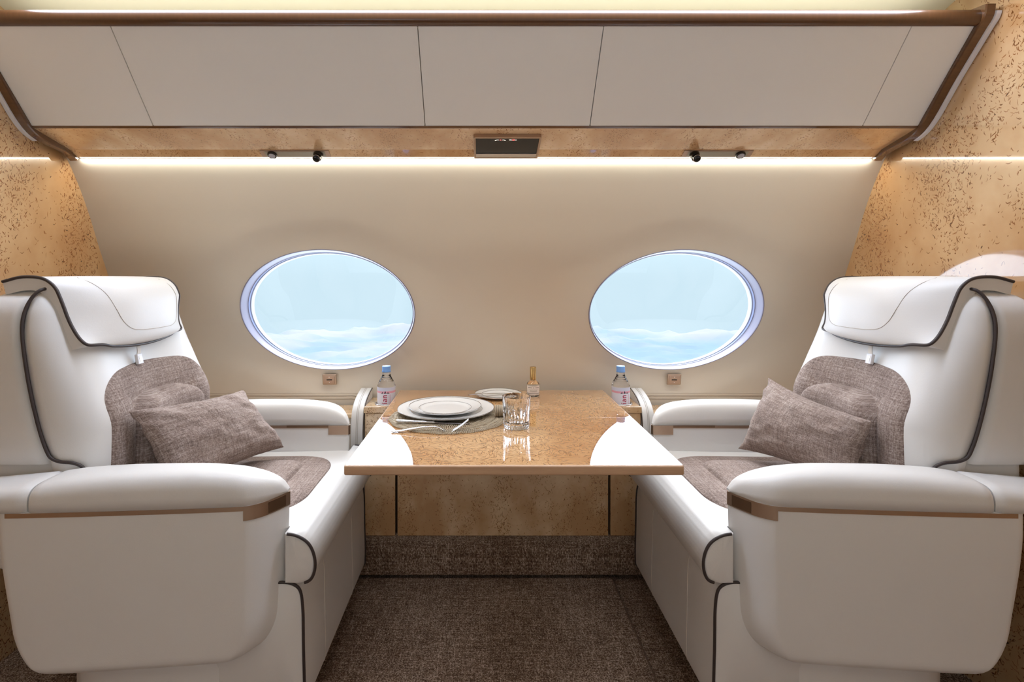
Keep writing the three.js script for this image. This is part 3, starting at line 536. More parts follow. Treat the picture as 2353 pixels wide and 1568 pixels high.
  const head = part('headrest', [grid(40, 48, (i, j) => hp(i, j, false), {}), grid(40, 48, (i, j) => hp(i, j, true), { flip: true }),
    grid(48, 4, (i, j) => hp(40, i, false).lerp(hp(40, i, true), j / 4), { flip: true }), grid(48, 4, (i, j) => hp(0, i, false).lerp(hp(0, i, true), j / 4), {}),
    grid(40, 3, (i, j) => hp(i, 0, false).lerp(hp(i, 0, true), j / 3), { flip: true }), grid(40, 3, (i, j) => hp(i, 48, false).lerp(hp(i, 48, true), j / 3), {})], M.ivory);
  { const path = []; for (let j = 48; j >= 0; j -= 2) if (j !== 2) path.push(hp(40, j, false)); for (let i = 36; i > 3; i -= 2) path.push(hp(i, 0, false).add(V(0.001, -0.002, 0))); for (let j = 0; j <= 48; j += 2) if (j !== 2) path.push(hp(0, j, false));
    part('piping', tube(path, 0.0042, { seg: 200 }), M.piping, head);
    const st = []; const at = (s, j) => { const i = (s + 1) * 20, i0 = Math.floor(i), j0 = Math.floor(j), f = i - i0, g = j - j0; const p = hp(i0, j0).lerp(hp(Math.min(40, i0 + 1), j0), f), p2 = hp(i0, Math.min(48, j0 + 1)).lerp(hp(Math.min(40, i0 + 1), Math.min(48, j0 + 1)), f); return p.lerp(p2, g).add(V(0.0004, 0.0002, 0)); };
    const US = [[0.72, 36], [0.70, 31], [0.64, 26], [0.58, 21], [0.50, 16.5], [0.38, 13.5], [0.2, 12.4], [0, 12.1], [-0.3, 12.1], [-0.52, 12.4], [-0.66, 14.2], [-0.72, 18], [-0.72, 24], [-0.66, 29], [-0.60, 34]];
    part('stitching', tube(US.map(([s, j]) => at(s, j)), 0.0008, { seg: 90, radial: 5 }), M.seamPale, head); }
  // strap with a little buckle below the headrest
  { const w0 = 0.048, pts = [[-0.640, 0.985], [-0.622, 0.972], [-0.618, 0.955], [-0.620, 0.938], [-0.624, 0.915]], rows = [-0.008, 0.008].map((dw) => smoothPath(pts.map(([X, h]) => q(X, h, w0 + dw)), 12));
    const s = part('strap', [grid(12, 1, (i, j) => rows[j][i], { flip: true }), grid(12, 1, (i, j) => rows[j][i].clone().add(V(-0.0015, 0, 0)), {})], M.strap);
    part('buckle', box(-0.003, 0.007, -0.0155, 0.0155, -0.0115, 0.0115, 0.002, 2).rotateZ(0.2).translate(0.4 - 0.6205, 0.928, w0), M.white, s);
    part('buckle_mark', box(0.0068, 0.0078, -0.009, 0.009, -0.0055, 0.0055, 0.0004, 1).rotateZ(0.2).translate(0.4 - 0.6205, 0.928, w0), M.silver, s); }
  // seat cushion with a full-width rolled front
  const prof = smoothPath([[-0.64, 0.425], [-0.3, 0.42], [-0.08, 0.418], [-0.035, 0.4185], [-0.012, 0.428], [-0.001, 0.455], [-0.003, 0.488], [-0.017, 0.517], [-0.045, 0.5355], [-0.085, 0.5415], [-0.2, 0.541], [-0.42, 0.537], [-0.64, 0.533]].map(([X, h]) => V(X, h, 0)), 72);
  const rowsW = []; const wN = 0.334, wF = -0.365, inner = 0.292;
  for (const w of [wN, wN - 0.002, wN - 0.006, inner + 0.004]) rowsW.push([w, true, w === wN ? 0.006 : w === wN - 0.002 ? 0.002 : 0]);
  for (let k = 0; k <= 24; k++) rowsW.push([lerp(inner, -inner, k / 24), false, 0]);
  for (const w of [-inner - 0.004, wF + 0.006, wF + 0.002, wF]) rowsW.push([w, true, w === wF ? 0.006 : w === wF + 0.002 ? 0.002 : 0]);
  const cushionRings = rowsW.map(([w, tee, shrink]) => prof.map((p) => { let X = p.x, h = p.y; if (tee) X = Math.max(X, -0.076); const cx = -0.05, ch = 0.48; X += Math.sign(cx - X) * Math.min(shrink, Math.abs(cx - X)); h += Math.sign(ch - h) * Math.min(shrink, Math.abs(ch - h));
    if (!tee && h > 0.5) h += 0.006 * (1 - (w / inner) ** 2) * smooth(-0.02, -0.12, X); return q(X, h, w); }));
  const cushion = part('seat_cushion', toCreasedNormals(loft(cushionRings, 3, false), 0.7), M.ivory);
  for (const w of [wN - 0.001, wF + 0.001]) part('piping', tube(prof.slice(20, 64).filter((p, i) => i % 2 === 0 && p.x > -0.078).map((p) => q(p.x, p.y, w)), 0.0038, { seg: 80 }), M.piping, cushion);
  const topH = (X, w) => 0.5415 + 0.006 * (1 - (w / inner) ** 2) - 0.004 * smooth(-0.15, -0.6, X);
  const seatPatch = (fx, half, bend, lift, puff, edge, n = 2.6) => grid(32, 40, (i, j) => {
    const v = j / 40, X = lerp(-0.60, fx, Math.sin(v * Math.PI / 2)), over = Math.max(0, (X - (fx - bend)) / bend), hwF = half - bend * 1.1 * (1 - Math.pow(Math.max(0, 1 - Math.pow(over, n)), 1 / n)), s = i / 16 - 1, w = s * hwF, k = (1 - Math.pow(Math.abs(s), edge)) * (1 - Math.pow(over, edge));
    return q(X, topH(X, w) + lift * (Math.abs(s) > 0.999 || v > 0.999 ? -1 : 1) + puff * k, w + 0.01);
  }, { flip: true, uv: (p) => [p.z, p.x] });
  const inset = part('seat_inset', seatPatch(-0.088, 0.238, 0.15, 0.002, 0.008, 10), M.tweed, t, 'taupe woven seat panel');
  part('seat_pad', seatPatch(-0.172, 0.150, 0.07, 0.004, 0.026, 7), M.tweed, inset);
  // arms
  for (const s of [1, -1]) {
    // outline in plan: outer face bowed, bevelled towards the tip, straight inner face
    const plan = (inset, x0, x1) => { const pts = [[x0, 0.3], [x0, 0.41]], out = table([[-0.72, 0.433], [-0.6, 0.428], [-0.4, 0.415], [-0.2, 0.399], [-0.15, 0.393], [-0.12, 0.375], [-0.09, 0.332], [-0.08, 0.312], [-0.075, 0.302]]);
      const r = []; for (let k = 0; k <= 8; k++) { const a = k / 8 * Math.PI / 2; r.push([x0 + 0.03 - 0.03 * Math.cos(a), out(x0 + 0.03) - 0.03 + 0.03 * Math.sin(a)]); }
      for (let k = 1; k <= 18; k++) { const X = lerp(x0 + 0.03, -0.15, k / 18); r.push([X, out(X)]); }
      for (let k = 1; k <= 12; k++) { const X = lerp(-0.15, -0.075, k / 12); r.push([X, out(X)]); }
      r.push([-0.079, 0.2965], [-0.086, 0.295]); for (let k = 1; k <= 12; k++) r.push([lerp(-0.1, x0, k / 12), 0.295]);
      return r; };
    const lowX = (h) => { const e = clamp((0.36 - h) / 0.12, 0, 1); return [0.105 * (1 - Math.sqrt(1 - e * e * 0.985)), e]; };
    const rings2 = [];
    for (let j = 0; j <= 26; j++) {
      const h = j < 14 ? lerp(0.241, 0.36, (j / 14) ** 1.5) : lerp(0.36, 0.634, (j - 14) / 12), [dx, e] = lowX(h), under = clamp((0.275 - h) / 0.034, 0, 1), tuck = 0.045 * (1 - Math.sqrt(Math.max(0, 1 - under * under))) , rear = -0.705 + 0.03 * smooth(0.6, 0.25, h) + 0.11 * dx / 0.105 * 0.9;
      const taper = 0.010 * smooth(0.6, 0.25, h);
      rings2.push(plan(0, -0.705).map(([X, w]) => { const f = (X + 0.705) / 0.63, X2 = lerp(rear, -0.075 - 0.012 * smooth(0.6, 0.3, h) - dx, f); let w2 = w; if (w > 0.296) w2 = lerp(0.296, w, 1) - (tuck + taper) * smooth(0.296, 0.36, w); return q(X2, h, s * w2); }));
    }
    const arm = part('armrest', loft(rings2, 3, s < 0), M.ivory);
    // bronze line: thin strip along the outside, deeper plate wrapped round the tip
    const line = plan(0, -0.705), off = line.map(([X, w], i) => { const a = line[Math.max(0, i - 1)], b = line[Math.min(line.length - 1, i + 1)], tx = b[0] - a[0], tw = b[1] - a[1], l = Math.hypot(tx, tw); return [X, w, -tw / l, tx / l]; });
    const strip = (from, to, h0, h1, o = 0.0022) => { const seg = off.slice(from, to); return toCreasedNormals(grid(seg.length - 1, 3, (i, j) => { const [X, w, nx, nw] = seg[i], d = j === 0 || j === 3 ? -0.005 : o; return q(X + nx * d, [h0, h0, h1, h1][j], s * (w + nw * d)); }, { flip: s < 0 }), 0.5); };
    const nL = off.length;
    const trim = part('metal_trim', [strip(8, nL, 0.6235, 0.6335, 0.0018)], M.bronze, arm, 'bronze trim line under the arm pad');
    const iP = off.findIndex(([X]) => X > -0.172), jP = nL - 1 - [...off].reverse().findIndex(([X]) => X > -0.178);
    part('tip_plate', strip(iP, jP + 1, 0.6005, 0.6338, 0.0026), M.bronze, trim);
    part('latch', strip(nL - 12, nL - 8, 0.6265, 0.6340, 0.0036), M.bronzeDark, trim);
    const iL = off.findIndex(([X]) => X > -0.112);
    part('latch', strip(iL, iL + 5, 0.6035, 0.6305, 0.0034), M.bronzeDark, trim);
    // arm pad: domed cushion, and its shorter rear piece
    const topL = table([[-0.82, 0.676], [-0.70, 0.687], [-0.632, 0.694], [-0.553, 0.7045], [-0.415, 0.7115], [-0.287, 0.7125], [-0.19, 0.706], [-0.135, 0.693], [-0.1, 0.674], [-0.083, 0.655], [-0.076, 0.640]]);
    const outW = table([[-0.9, 0.434], [-0.72, 0.433], [-0.6, 0.428], [-0.4, 0.415], [-0.2, 0.399], [-0.15, 0.392], [-0.12, 0.374], [-0.095, 0.342], [-0.083, 0.322], [-0.076, 0.308]]);
    const pad = (x0, x1, n, e0, e1) => { const rs = []; for (let j = 0; j <= n; j++) { const X = lerp(x0, x1, j / n), edge = Math.min(e0 ? clamp((X - x0) / 0.012, 0, 1) : 1, e1 ? clamp((x1 - X) / 0.012, 0, 1) : 1), sh = 0.006 * (1 - Math.sqrt(1 - (1 - edge) ** 2)), hT = topL(X) - sh, w1 = outW(X) + 0.001 - sh, w0 = 0.292 + sh, hB = 0.6345, mid = (w0 + w1) / 2, hwid = (w1 - w0) / 2, ring = [];
        for (let k = 0; k <= 32; k++) { const a = Math.PI * k / 32, c = Math.cos(a), sn = Math.sin(a), p = 3.0, den = Math.pow(Math.pow(Math.abs(c), p) + Math.pow(sn, 2.0), 1 / 2.5); ring.push(q(X, hB + (hT - hB) * Math.pow(sn, 0.5), s * (mid + hwid * Math.sign(c) * Math.pow(Math.abs(c), 0.55)))); }
        rs.push(ring); } return loft(rs, 3, s < 0 ? true : false); };
    part('arm_pad', pad(-0.628, -0.076, 48, true, false), M.ivory, arm);
    part('rear_pad', pad(-0.84, -0.632, 16, false, true), M.ivory, arm);
  }
  // leg rest with piped side and stitched front
  const lp = smoothPath([[-0.26, 0.0875], [-0.10, 0.086], [-0.045, 0.087], [-0.034, 0.095], [-0.031, 0.12], [-0.033, 0.25], [-0.037, 0.375], [-0.045, 0.400], [-0.066, 0.4125], [-0.12, 0.4135], [-0.26, 0.4135]].map(([X, h]) => V(X, h, 0)), 60);
  const lr = [[0.322, 0.005], [0.320, 0.0015], [0.316, 0], [0.15, 0], [-0.15, 0], [-0.35, 0], [-0.354, 0.0015], [-0.356, 0.005]].map(([w, sh]) => lp.map((p) => q(p.x - Math.sign(p.x + 0.15) * sh, p.y - Math.sign(p.y - 0.25) * sh, w)));
  const leg = part('leg_rest', toCreasedNormals(loft(lr, 3, false), 0.7), M.ivory);
  for (const w of [0.321, -0.355]) part('piping', tube(lp.slice(14).filter((_, i) => i % 2 === 0).filter((p) => p.x > -0.2).map((p) => q(p.x, p.y, w)), 0.0038, { seg: 100 }), M.piping, leg);
  for (const w of [0.145, -0.165]) part('seam', tube(lp.slice(14, 50).filter((_, i) => i % 3 === 0).map((p) => q(p.x + 0.0002, p.y, w)), 0.0011, { seg: 50, radial: 5 }), M.strap, leg);
  // pedestal shroud on the floor
  const base = []; for (const [h, g] of [[0.004, 0], [0.2, 0], [0.232, 0.004], [0.242, 0.02]]) { const ring = []; for (let k = 0; k < 48; k++) { const a = k / 48 * Math.PI * 2, c = Math.cos(a), sn = Math.sin(a), den = Math.pow(Math.abs(c) ** 5 + Math.abs(sn) ** 5, 1 / 5); ring.push(q(-0.41 + (0.24 - g) * c / den, h, (0.335 - g) * sn / den)); } base.push(ring); }
  part('pedestal', loft(base, 3, true), M.ivory);
  part('back_base', box(0.4 - 0.835, 0.4 - 0.60, 0.42, 0.722, -0.283, 0.288, 0.02, 3), M.ivory);
  part('frame_board', box(-0.245, 0.33, 0.25, 0.425, -0.285, 0.285, 0.01, 1), M.gap);
  return t;
}
armchair(1, -0.490, 'ivory leather armchair on the left, beside the laid place setting');
armchair(-1, 0.465, 'ivory leather armchair on the right, facing the bare side of the table');

// ------------------------------------------------------------------ throw pillows
function pillow(label, c, puff, s0) {                                // c: four corners TL, TR, BR, BL as the seam lies
  const wr = fbm(6, 3, s0), mid = c.reduce((a, p) => a.clone().add(p)).divideScalar(4), t = thing('throw_pillow', label, 'pillow', mid.toArray());
  const N = 56, nrm = c[1].clone().sub(c[3]).cross(c[0].clone().sub(c[2])).normalize(); if (nrm.z < 0) nrm.negate();
  const pt = (i, j, side) => {
    const u = i / N * 2 - 1, v = j / N * 2 - 1, pin = (a) => 1 - 0.12 * (1 - a * a);
    const uu = u * lerp(1, pin(v), Math.abs(u) ** 1.5), vv = v * lerp(1, pin(u), Math.abs(v) ** 1.5);
    const a = (uu + 1) / 2, b = (vv + 1) / 2, p = c[3].clone().multiplyScalar((1 - a) * (1 - b)).addScaledVector(c[2], a * (1 - b)).addScaledVector(c[0], (1 - a) * b).addScaledVector(c[1], a * b).sub(mid);
    const e = Math.pow(Math.max(0, 1 - u ** 2), 0.48) * Math.pow(Math.max(0, 1 - v ** 2), 0.48);
    const corner = (Math.abs(u) * Math.abs(v)) ** 2.2, ridge = Math.sin((u * 1.2 + v) * 9 + s0) * 0.006 * corner * e * 3;
    const th = puff * e * (1 + 0.10 * (wr(a * 0.7, b * 0.7) - 0.5)) + (wr(a, b) - 0.5) * 0.03 * (1 - e * 0.55) * (e > 0 ? 1 : 0) + ridge;
    return p.addScaledVector(nrm, side * th).addScaledVector(nrm, (wr(a + 0.3, b + 0.2) - 0.5) * 0.016);
  };
  const w = c[0].distanceTo(c[1]), h = c[0].distanceTo(c[3]), uv = (p, i, j) => [i / N * w, j / N * h];
  obj('cover', [grid(N, N, (i, j) => pt(i, j, 1), { uv }), grid(N, N, (i, j) => pt(i, j, -1), { flip: true, uv })], M.tweed, t);
  return t;
}
const cam = (px, py, d) => V((px - VX) / F * d - 0.077, EYE - (py - VY) / F * d, -d);   // the place in the cabin that a measured direction and distance stand for
pillow('taupe woven pillow lying low across the left armchair', [V(-1.012, 0.822, -1.40), V(-0.895, 0.79, -1.81), V(-0.758, 0.592, -1.82), V(-0.900, 0.594, -1.40)], 0.076, 3);
pillow('taupe woven pillow propped up with a raised corner on the right armchair', [V(0.9, 0.83, -1.815), V(0.958, 0.79, -1.41), V(0.940, 0.598, -1.43), V(0.79, 0.592, -1.80)], 0.074, 8);

// ------------------------------------------------------------------ table
const TT = EYE - 0.465;
{
  const t = thing('dining_table', 'glossy birch veneer pull-out dining table with pale wood edge between the two armchairs', 'table', [0, 0, 0]);
  const fold = -1.773, x = 0.4225, fr = 0.006;
  const leaf = (z0, z1, frontEdge) => obj('table_leaf', box(-x + 0.004, x - 0.004, TT - 0.02, TT, z0, z1, 0.0008, 1), M.birchTable, t);
  leaf(-2.205, fold - 0.0005); leaf(fold + 0.0005, -1.3235);
  obj('front_edge', box(-x, x, TT - 0.0245, TT + 0.0002, -1.3265, -1.316, 0.0045, 3), M.edge, t);
  for (const s of [-1, 1]) obj('side_edge', box(Math.min(s * x, s * (x - 0.006)), Math.max(s * x, s * (x - 0.006)), TT - 0.0245, TT + 0.0002, -2.205, -1.3225, 0.0025, 3), M.edge, t);
  obj('underside', box(-x + 0.005, x - 0.005, TT - 0.0242, TT - 0.0195, -2.2, -1.326, 0.001, 1), M.wood, t);
  obj('support_arm', box(-0.19, -0.15, TT - 0.06, TT - 0.024, -2.05, -1.55, 0.004, 2), M.bronzeDark, t);
  obj('support_arm', box(0.15, 0.19, TT - 0.06, TT - 0.024, -2.05, -1.55, 0.004, 2), M.bronzeDark, t);
}
const lathe = (pts, n = 64) => new THREE.LatheGeometry(pts.map(([r, y]) => new THREE.Vector2(r, y)), n);
const plateProfile = (R, well, h) => [[0, 0.0035], [well * 0.8, 0.003], [well * 0.95, 0.004], [well, 0.0065], [well * 1.06, 0.0095], [R * 0.97, h - 0.001], [R, h], [R + 0.0012, h - 0.0012], [R * 0.985, h - 0.0035], [well * 1.05, 0.005], [well * 0.98, 0.001], [well * 0.75, 0], [well * 0.7, 0.001], [0, 0.001]];
function plate(name, label, R, well, h, at, cat = 'plate') {
  const t = thing(name, label, cat, at);
  obj('dish', lathe(plateProfile(R, well, h), 96), M.china, t);
  obj('well_line', new THREE.TorusGeometry(well * 1.06, 0.0006, 6, 96).rotateX(Math.PI / 2).translate(0, 0.0098, 0), M.platinum, t);
  obj('rim_line', new THREE.TorusGeometry(R, 0.0008, 6, 96).rotateX(Math.PI / 2).translate(0, h + 0.0002, 0), M.platinum, t);
  return t;
}
{ // lace placemat: rings of interlaced wire
  const R = 0.196, t = thing('placemat', 'round champagne lace placemat under the plates at the left of the table', 'placemat', [-0.192, TT, -1.772]);
  const wires = [];
  for (let k = 0; k < 15; k++) {
    const r = R - 0.007 - k * 0.0136, n = Math.max(8, Math.round(Math.PI * 2 * r / 0.0135)), amp = 0.0082;
    for (const ph of [0, Math.PI]) { const pts = [], m = n * 7; for (let i = 0; i < m; i++) { const a = i / m * Math.PI * 2, w = Math.sin(a * n + ph + k), jit = Math.sin(a * 13 + k * 2.1) * 0.0016; pts.push(V((r + amp * w + jit) * Math.cos(a + 0.2 * Math.sin(a * n * 2) / n), 0.0027 + 0.0009 * Math.cos(a * n + ph), (r + amp * w + jit) * Math.sin(a + 0.2 * Math.sin(a * n * 2) / n))); }
      wires.push(new THREE.TubeGeometry(new THREE.CatmullRomCurve3(pts, true), m, 0.0012, 4, true)); }
  }
  obj('lace', wires, M.mat, t);
}
const MT = TT + 0.0042;
plate('charger_plate', 'large white charger plate with a fine platinum rim on the lace placemat', 0.166, 0.118, 0.0155, [-0.205, MT, -1.838]);
plate('dinner_plate', 'white dinner plate stacked on the larger charger plate', 0.124, 0.085, 0.0165, [-0.208, MT + 0.0062, -1.835]);
plate('bread_plate', 'small white bread plate standing by the wall behind the glass tumbler', 0.092, 0.062, 0.0125, [-0.017, TT + 0.0005, -2.092]);
// cutlery
function strand(pts, prof) {                                          // a flat bar along pts with [half width, half thickness] rows
  const c = new THREE.CatmullRomCurve3(pts, false, 'centripetal'), n = 60, rows = [];
  for (let j = 0; j <= n; j++) { const u = j / n, p = c.getPoint(u), tg = c.getTangent(u), side = V(0, 1, 0).cross(tg).normalize(), up = tg.clone().cross(side), [w, h] = prof(u), ring = []; for (let k = 0; k < 14; k++) { const a = k / 14 * Math.PI * 2; ring.push(p.clone().addScaledVector(side, w * Math.sign(Math.cos(a)) * Math.abs(Math.cos(a)) ** 0.8).addScaledVector(up, h * Math.sin(a))); } rows.push(ring); }
  return loft(rows, 3, true);
}
{
  const y = TT;
  const k = thing('table_knife', 'polished steel table knife lying behind the fork on the lace placemat', 'knife');
  const a = V(-0.3535, y + 0.012, -1.688), b = V(-0.118, y + 0.0055, -1.678), L = (u) => a.clone().lerp(b, u);
  const hp = table([[0, 0.0045, 0.0035], [0.04, 0.0068, 0.0046], [0.5, 0.0055, 0.0042], [0.9, 0.0042, 0.0042], [1, 0.004, 0.004]]);
  obj('handle', strand([L(0), L(0.25), L(0.5)], (u) => hp(u)), M.steel, k);
  obj('bolster', strand([L(0.495), L(0.52)], () => [0.0052, 0.0048]), M.steel, k);
  const bp = table([[0, 0.0045, 0.0016], [0.2, 0.008, 0.0012], [0.8, 0.0085, 0.001], [0.93, 0.006, 0.0008], [1, 0.001, 0.0006]]);
  obj('blade', strand([L(0.515), L(0.75), L(1)], (u) => bp(u)), M.steel, k);
  const f = thing('table_fork', 'polished steel fork with raised tines on the front rim of the placemat', 'fork');
  const P2 = (px, py, d) => cam(px, py, d), path = [cam(899, 991.5, 1.602), cam(915, 991, 1.602), cam(945, 986, 1.604), cam(985, 981, 1.607), cam(1003, 981.5, 1.609), cam(1017, 987, 1.611)];
  const fp = table([[0, 0.003, 0.0015], [0.05, 0.0088, 0.0022], [0.25, 0.007, 0.0022], [0.6, 0.0038, 0.0024], [0.85, 0.0034, 0.0022], [1, 0.0045, 0.0018]]);
  obj('handle', strand(path, (u) => fp(u)), M.steel, f);
  const head = [cam(1016, 986.5, 1.611), cam(1024, 991, 1.612), cam(1031, 992.5, 1.613), cam(1041, 989.5, 1.614)], hpf = table([[0, 0.0042, 0.0018], [0.45, 0.0105, 0.0012], [1, 0.0115, 0.001]]);
  obj('head', strand(head, (u) => hpf(u)), M.steel, f);
  for (let i = 0; i < 4; i++) { const dz = (i - 1.5) * 0.0062, pts = [cam(1040, 990, 1.614), cam(1052, 983, 1.615), cam(1065, 974, 1.616), cam(1077, 964, 1.617)].map((p) => p.add(V(0, 0, dz))); obj('tine', strand(pts, (u) => [0.0019 * (1 - 0.45 * u), 0.001]), M.steel, f); }
  const bk = thing('butter_knife', 'small steel butter knife resting on the edge of the bread plate', 'knife');
  const c0 = V(-0.132, y + 0.020, -2.022), c1 = V(-0.085, y + 0.0165, -2.062), c2 = V(0.01, y + 0.0075, -2.11), bl = table([[0, 0.004, 0.0012], [0.5, 0.007, 0.001], [1, 0.002, 0.0008]]);
  obj('handle', strand([c0, c0.clone().lerp(c1, 0.5), c1], (u) => [0.0056 - 0.0018 * u, 0.0034]), M.steel, bk);
  obj('blade', strand([c1, c1.clone().lerp(c2, 0.5), c2], (u) => bl(u)), M.steel, bk);
}
{ // corded napkin ring on the mat
  const t = thing('napkin_ring', 'ribbed taupe cord napkin ring lying on the placemat behind the tumbler', 'napkin ring', [-0.012, TT + 0.0035, -1.772]), cords = [];
  for (let i = 0; i < 9; i++) { const x = (i - 4) * 0.0056; cords.push(new THREE.TorusGeometry(0.0165, 0.0029, 8, 28).rotateY(Math.PI / 2).translate(x, 0.0194, 0)); }
  obj('cord', cords, M.cord, t);
}
{ // cut glass tumbler
  const t = thing('glass_tumbler', 'heavy cut crystal tumbler with vertical wedge cuts near the front of the table', 'glass', [0.027, TT, -1.655]);
  const n = 26, N = n * 8, outer = table([[0, 0.0372], [0.004, 0.0392], [0.02, 0.0402], [0.06, 0.0425], [0.099, 0.0445]]), rows = [];
  const ys = [[0, 0.02], [0, 0.5], [0, 0.85], [0.0005, 0.96], [0.002, 1], [0.006, 1], [0.010, 1], [0.014, 1], [0.018, 1], [0.024, 1], [0.032, 1], [0.040, 1], [0.048, 1], [0.056, 1], [0.064, 1], [0.072, 1], [0.080, 1], [0.088, 1], [0.096, 1]];
  for (const [y, k] of ys) { const ring = []; for (let i = 0; i < N; i++) { const a = i / N * Math.PI * 2, ph = (i / 8) % 1, cell = Math.floor(i / 8), top = 0.070 + 0.018 * (cell % 2), m = Math.abs(ph - 0.5) * 2, fade = smooth(top, top - 0.03, y) * smooth(0.0015, 0.005, y), low = y < 0.0165 ? 1 : 0; let r = outer(y) * k - 0.0028 * fade * Math.max(0, 1 - m * 1.05) * (y > 0.016 ? 1 : 0.5 + 0.5 * Math.cos(y * 900)); ring.push(V(r * Math.cos(a), y, r * Math.sin(a))); } rows.push(ring); }
  const inner = [[0.0442, 0.0985], [0.0436, 0.0993], [0.0428, 0.0993], [0.0421, 0.0985], [0.0405, 0.08], [0.0385, 0.04], [0.0375, 0.024], [0.034, 0.0185], [0.022, 0.0172], [0.0006, 0.017]];
  for (const [r, y] of inner) { const ring = []; for (let i = 0; i < N; i++) { const a = i / N * Math.PI * 2; ring.push(V(r * Math.cos(a), y, r * Math.sin(a))); } rows.push(ring); }
  obj('vessel', mergeVertices(toCreasedNormals(loft(rows, 3, true), 0.45)), M.crystal, t);
}
{ // perfume spray
  const t = thing('perfume_bottle', 'small clear spray bottle with gold cap and white paper label by the wall', 'bottle', [0.12, TT, -2.093]);
  obj('flask', lathe([[0, 0], [0.022, 0], [0.0243, 0.002], [0.0248, 0.006], [0.0248, 0.048], [0.0235, 0.0525], [0.0115, 0.0635], [0.0095, 0.066], [0.0095, 0.07], [0, 0.07]], 48), std({ name: 'clear flask', color: '#ffffff', transmission: 1, thickness: 0.03, ior: 1.4, roughness: 0.02, attenuationColor: new THREE.Color(0.93, 0.9, 0.86), attenuationDistance: 0.1 }), t);
  obj('cap', lathe([[0, 0.0665], [0.0112, 0.0665], [0.0118, 0.068], [0.0118, 0.1155], [0.011, 0.1168], [0, 0.1168]], 32), M.gold, t);
  const cv = document.createElement('canvas'); cv.width = 512; cv.height = 384; const c = cv.getContext('2d'); c.fillStyle = '#ece2d8'; c.fillRect(0, 0, 512, 384);
  c.fillStyle = '#3a302b'; c.textAlign = 'center'; c.fillRect(20, 22, 472, 5); c.font = 'bold 52px sans-serif'; c.fillText('&', 256, 108); c.fillStyle = '#54473f'; for (const x of [70, 98, 126, 154, 182, 316, 344, 372, 400, 428]) c.fillRect(x, 74, 21, 26);
  c.fillStyle = '#a89a90'; for (let i = 0; i < 14; i++) c.fillRect(90 + i * 24, 150, 15, 14); c.fillStyle = '#83766c'; for (let i = 0; i < 9; i++) c.fillRect(132 + i * 28, 208, 19, 34); c.fillStyle = '#a89a90'; for (let i = 0; i < 12; i++) c.fillRect(110 + i * 24, 276, 15, 12); c.fillStyle = '#33281f'; c.fillRect(10, 322, 492, 20);
  const tx = new THREE.CanvasTexture(cv); tx.colorSpace = THREE.SRGBColorSpace; tx.magFilter = THREE.LinearFilter;
  obj('paper_label', new THREE.CylinderGeometry(0.0251, 0.0251, 0.035, 40, 1, true, -1.25, 2.5).translate(0, 0.0285, 0), std({ name: 'printed paper label', map: tx, roughness: 0.6 }), t);
}
// water bottles in the cup holders
function bottleLabel() {
  const cv = document.createElement('canvas'); cv.width = 768; cv.height = 640; const c = cv.getContext('2d');
  c.fillStyle = '#d9dcf0'; c.fillRect(0, 0, 768, 640);
  c.fillStyle = '#eca9bd'; c.fillRect(40, 92, 688, 50);
  c.fillStyle = '#e7e6f2'; c.fillRect(0, 146, 768, 494); c.fillStyle = '#f0eaf3'; c.fillRect(0, 142, 768, 8);
  c.fillStyle = '#2b2740'; for (const [x, y, w, h, sk] of [[322, 156, 62, 56, 14], [398, 156, 76, 78, -8], [468, 156, 66, 50, -22]]) { c.beginPath(); c.moveTo(x - w / 2, y); c.lineTo(x + sk, y - h); c.lineTo(x + w * 0.12 + sk / 2, y - h * 0.45); c.lineTo(x + w / 2, y - 4); c.lineTo(x + w * 0.1, y - h * 0.18); c.closePath(); c.fill(); }
  c.save(); c.translate(432, 628); c.rotate(-Math.PI / 2); c.fillStyle = '#b01c48'; c.font = 'bold 158px sans-serif'; c.textAlign = 'right'; c.fillText('evian', 450, 0); c.restore();
  c.save(); c.translate(486, 628); c.rotate(-Math.PI / 2); c.fillStyle = '#c06a86'; for (let r = 0; r < 2; r++) for (let i = 0; i < 16; i++) c.fillRect(40 + i * 26, r * 26 - 14, 18, 9); c.restore();
  const tx = new THREE.CanvasTexture(cv); tx.colorSpace = THREE.SRGBColorSpace; tx.magFilter = THREE.LinearFilter; return tx;
}
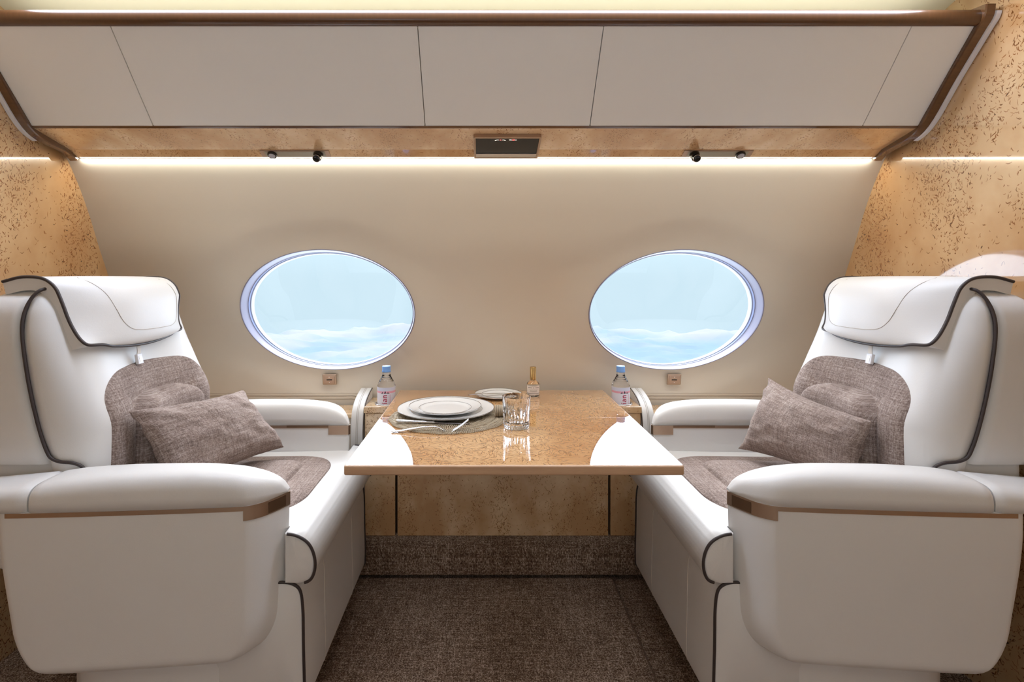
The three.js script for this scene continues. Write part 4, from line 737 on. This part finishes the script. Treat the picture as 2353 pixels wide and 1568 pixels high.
{
  const tx = bottleLabel(), lm = std({ name: 'printed film label', map: tx, roughness: 0.35 });
  const y0 = EYE - 0.503 - 0.072;
  const make = () => {
    const t = thing('water_bottle', 'clear plastic water bottle with blue cap in the cup holder left of the table', 'bottle', [-0.466, y0, -2.137], 'water bottles in the cup holders');
    const r = 0.0358;
    const ribs = []; for (let i = 0; i <= 20; i++) { const y = lerp(0.142, 0.196, i / 20); ribs.push([lerp(r, 0.0148, smooth(0.0, 1.0, i / 20) * 0.9 + 0.1 * (i / 20)) + 0.0005 * Math.sin(i * 1.6), y]); }
    obj('vessel', lathe([[0, 0.002], [0.028, 0.002], [r - 0.003, 0.004], [r - 0.0006, 0.009], [r, 0.02], [r - 0.0007, 0.03], [r - 0.0007, 0.13], [r, 0.134], ...ribs, [0.0138, 0.205], [0.0138, 0.212], [0, 0.212]], 48), M.water, t);
    obj('cap', lathe([[0, 0.223], [0.0155, 0.223], [0.0165, 0.2215], [0.017, 0.219], [0.017, 0.2035], [0.0178, 0.2028], [0.0178, 0.1985], [0.0142, 0.1985]].reverse(), 40), M.blueCap, t);
    obj('film_label', new THREE.CylinderGeometry(r + 0.0004, r + 0.0004, 0.1, 48, 1, true, -1.9, 3.8).translate(0, 0.0915, 0), lm, t);
    return t;
  };
  const a = make(); a.rotation.y = 0.02;
  const b = a.clone(); b.name = numbered('water_bottle'); scene.add(b); b.position.x = 0.477; b.rotation.y = 0.16;
  b.userData = { ...a.userData, label: 'clear plastic water bottle with blue cap in the cup holder right of the table' };
}
{ // sea of cloud below and beyond the windows
  const hgt = fbm(8, 6, 501), cov = fbm(5, 5, 511), n = 260, m = 150;
  const pos = (i, j) => { const a = lerp(-1.15, 1.15, i / n), r = 26 * Math.pow(205 / 26, j / m), x = r * Math.sin(a), z = r * Math.cos(a), u = x / 180 + 0.31, v = z / 180 + 0.13, b = hgt(u, v), k = 1 - Math.abs(hgt(u * 2 + 0.2, v * 2) - 0.5) * 2, far = smooth(0.80, 1, j / m); return V(x, -17.6 + (b - 0.5) * 5 * (0.6 + far) + (k * k - 0.6) * 1.8 - (j === m ? 3 : 0), -z); };
  const g = grid(n, m, pos, {}); const col = [], c = new THREE.Color();
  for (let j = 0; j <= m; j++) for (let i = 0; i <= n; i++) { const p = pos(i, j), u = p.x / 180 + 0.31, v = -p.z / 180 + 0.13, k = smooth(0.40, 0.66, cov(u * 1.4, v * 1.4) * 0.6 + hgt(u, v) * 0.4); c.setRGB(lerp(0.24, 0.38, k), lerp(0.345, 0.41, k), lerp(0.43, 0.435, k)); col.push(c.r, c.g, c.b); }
  g.setAttribute('color', new THREE.Float32BufferAttribute(col, 3));
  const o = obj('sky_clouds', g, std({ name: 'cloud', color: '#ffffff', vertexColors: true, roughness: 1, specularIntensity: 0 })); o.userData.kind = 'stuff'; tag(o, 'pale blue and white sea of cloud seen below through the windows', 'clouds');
}
renderer.render(scene, camera);
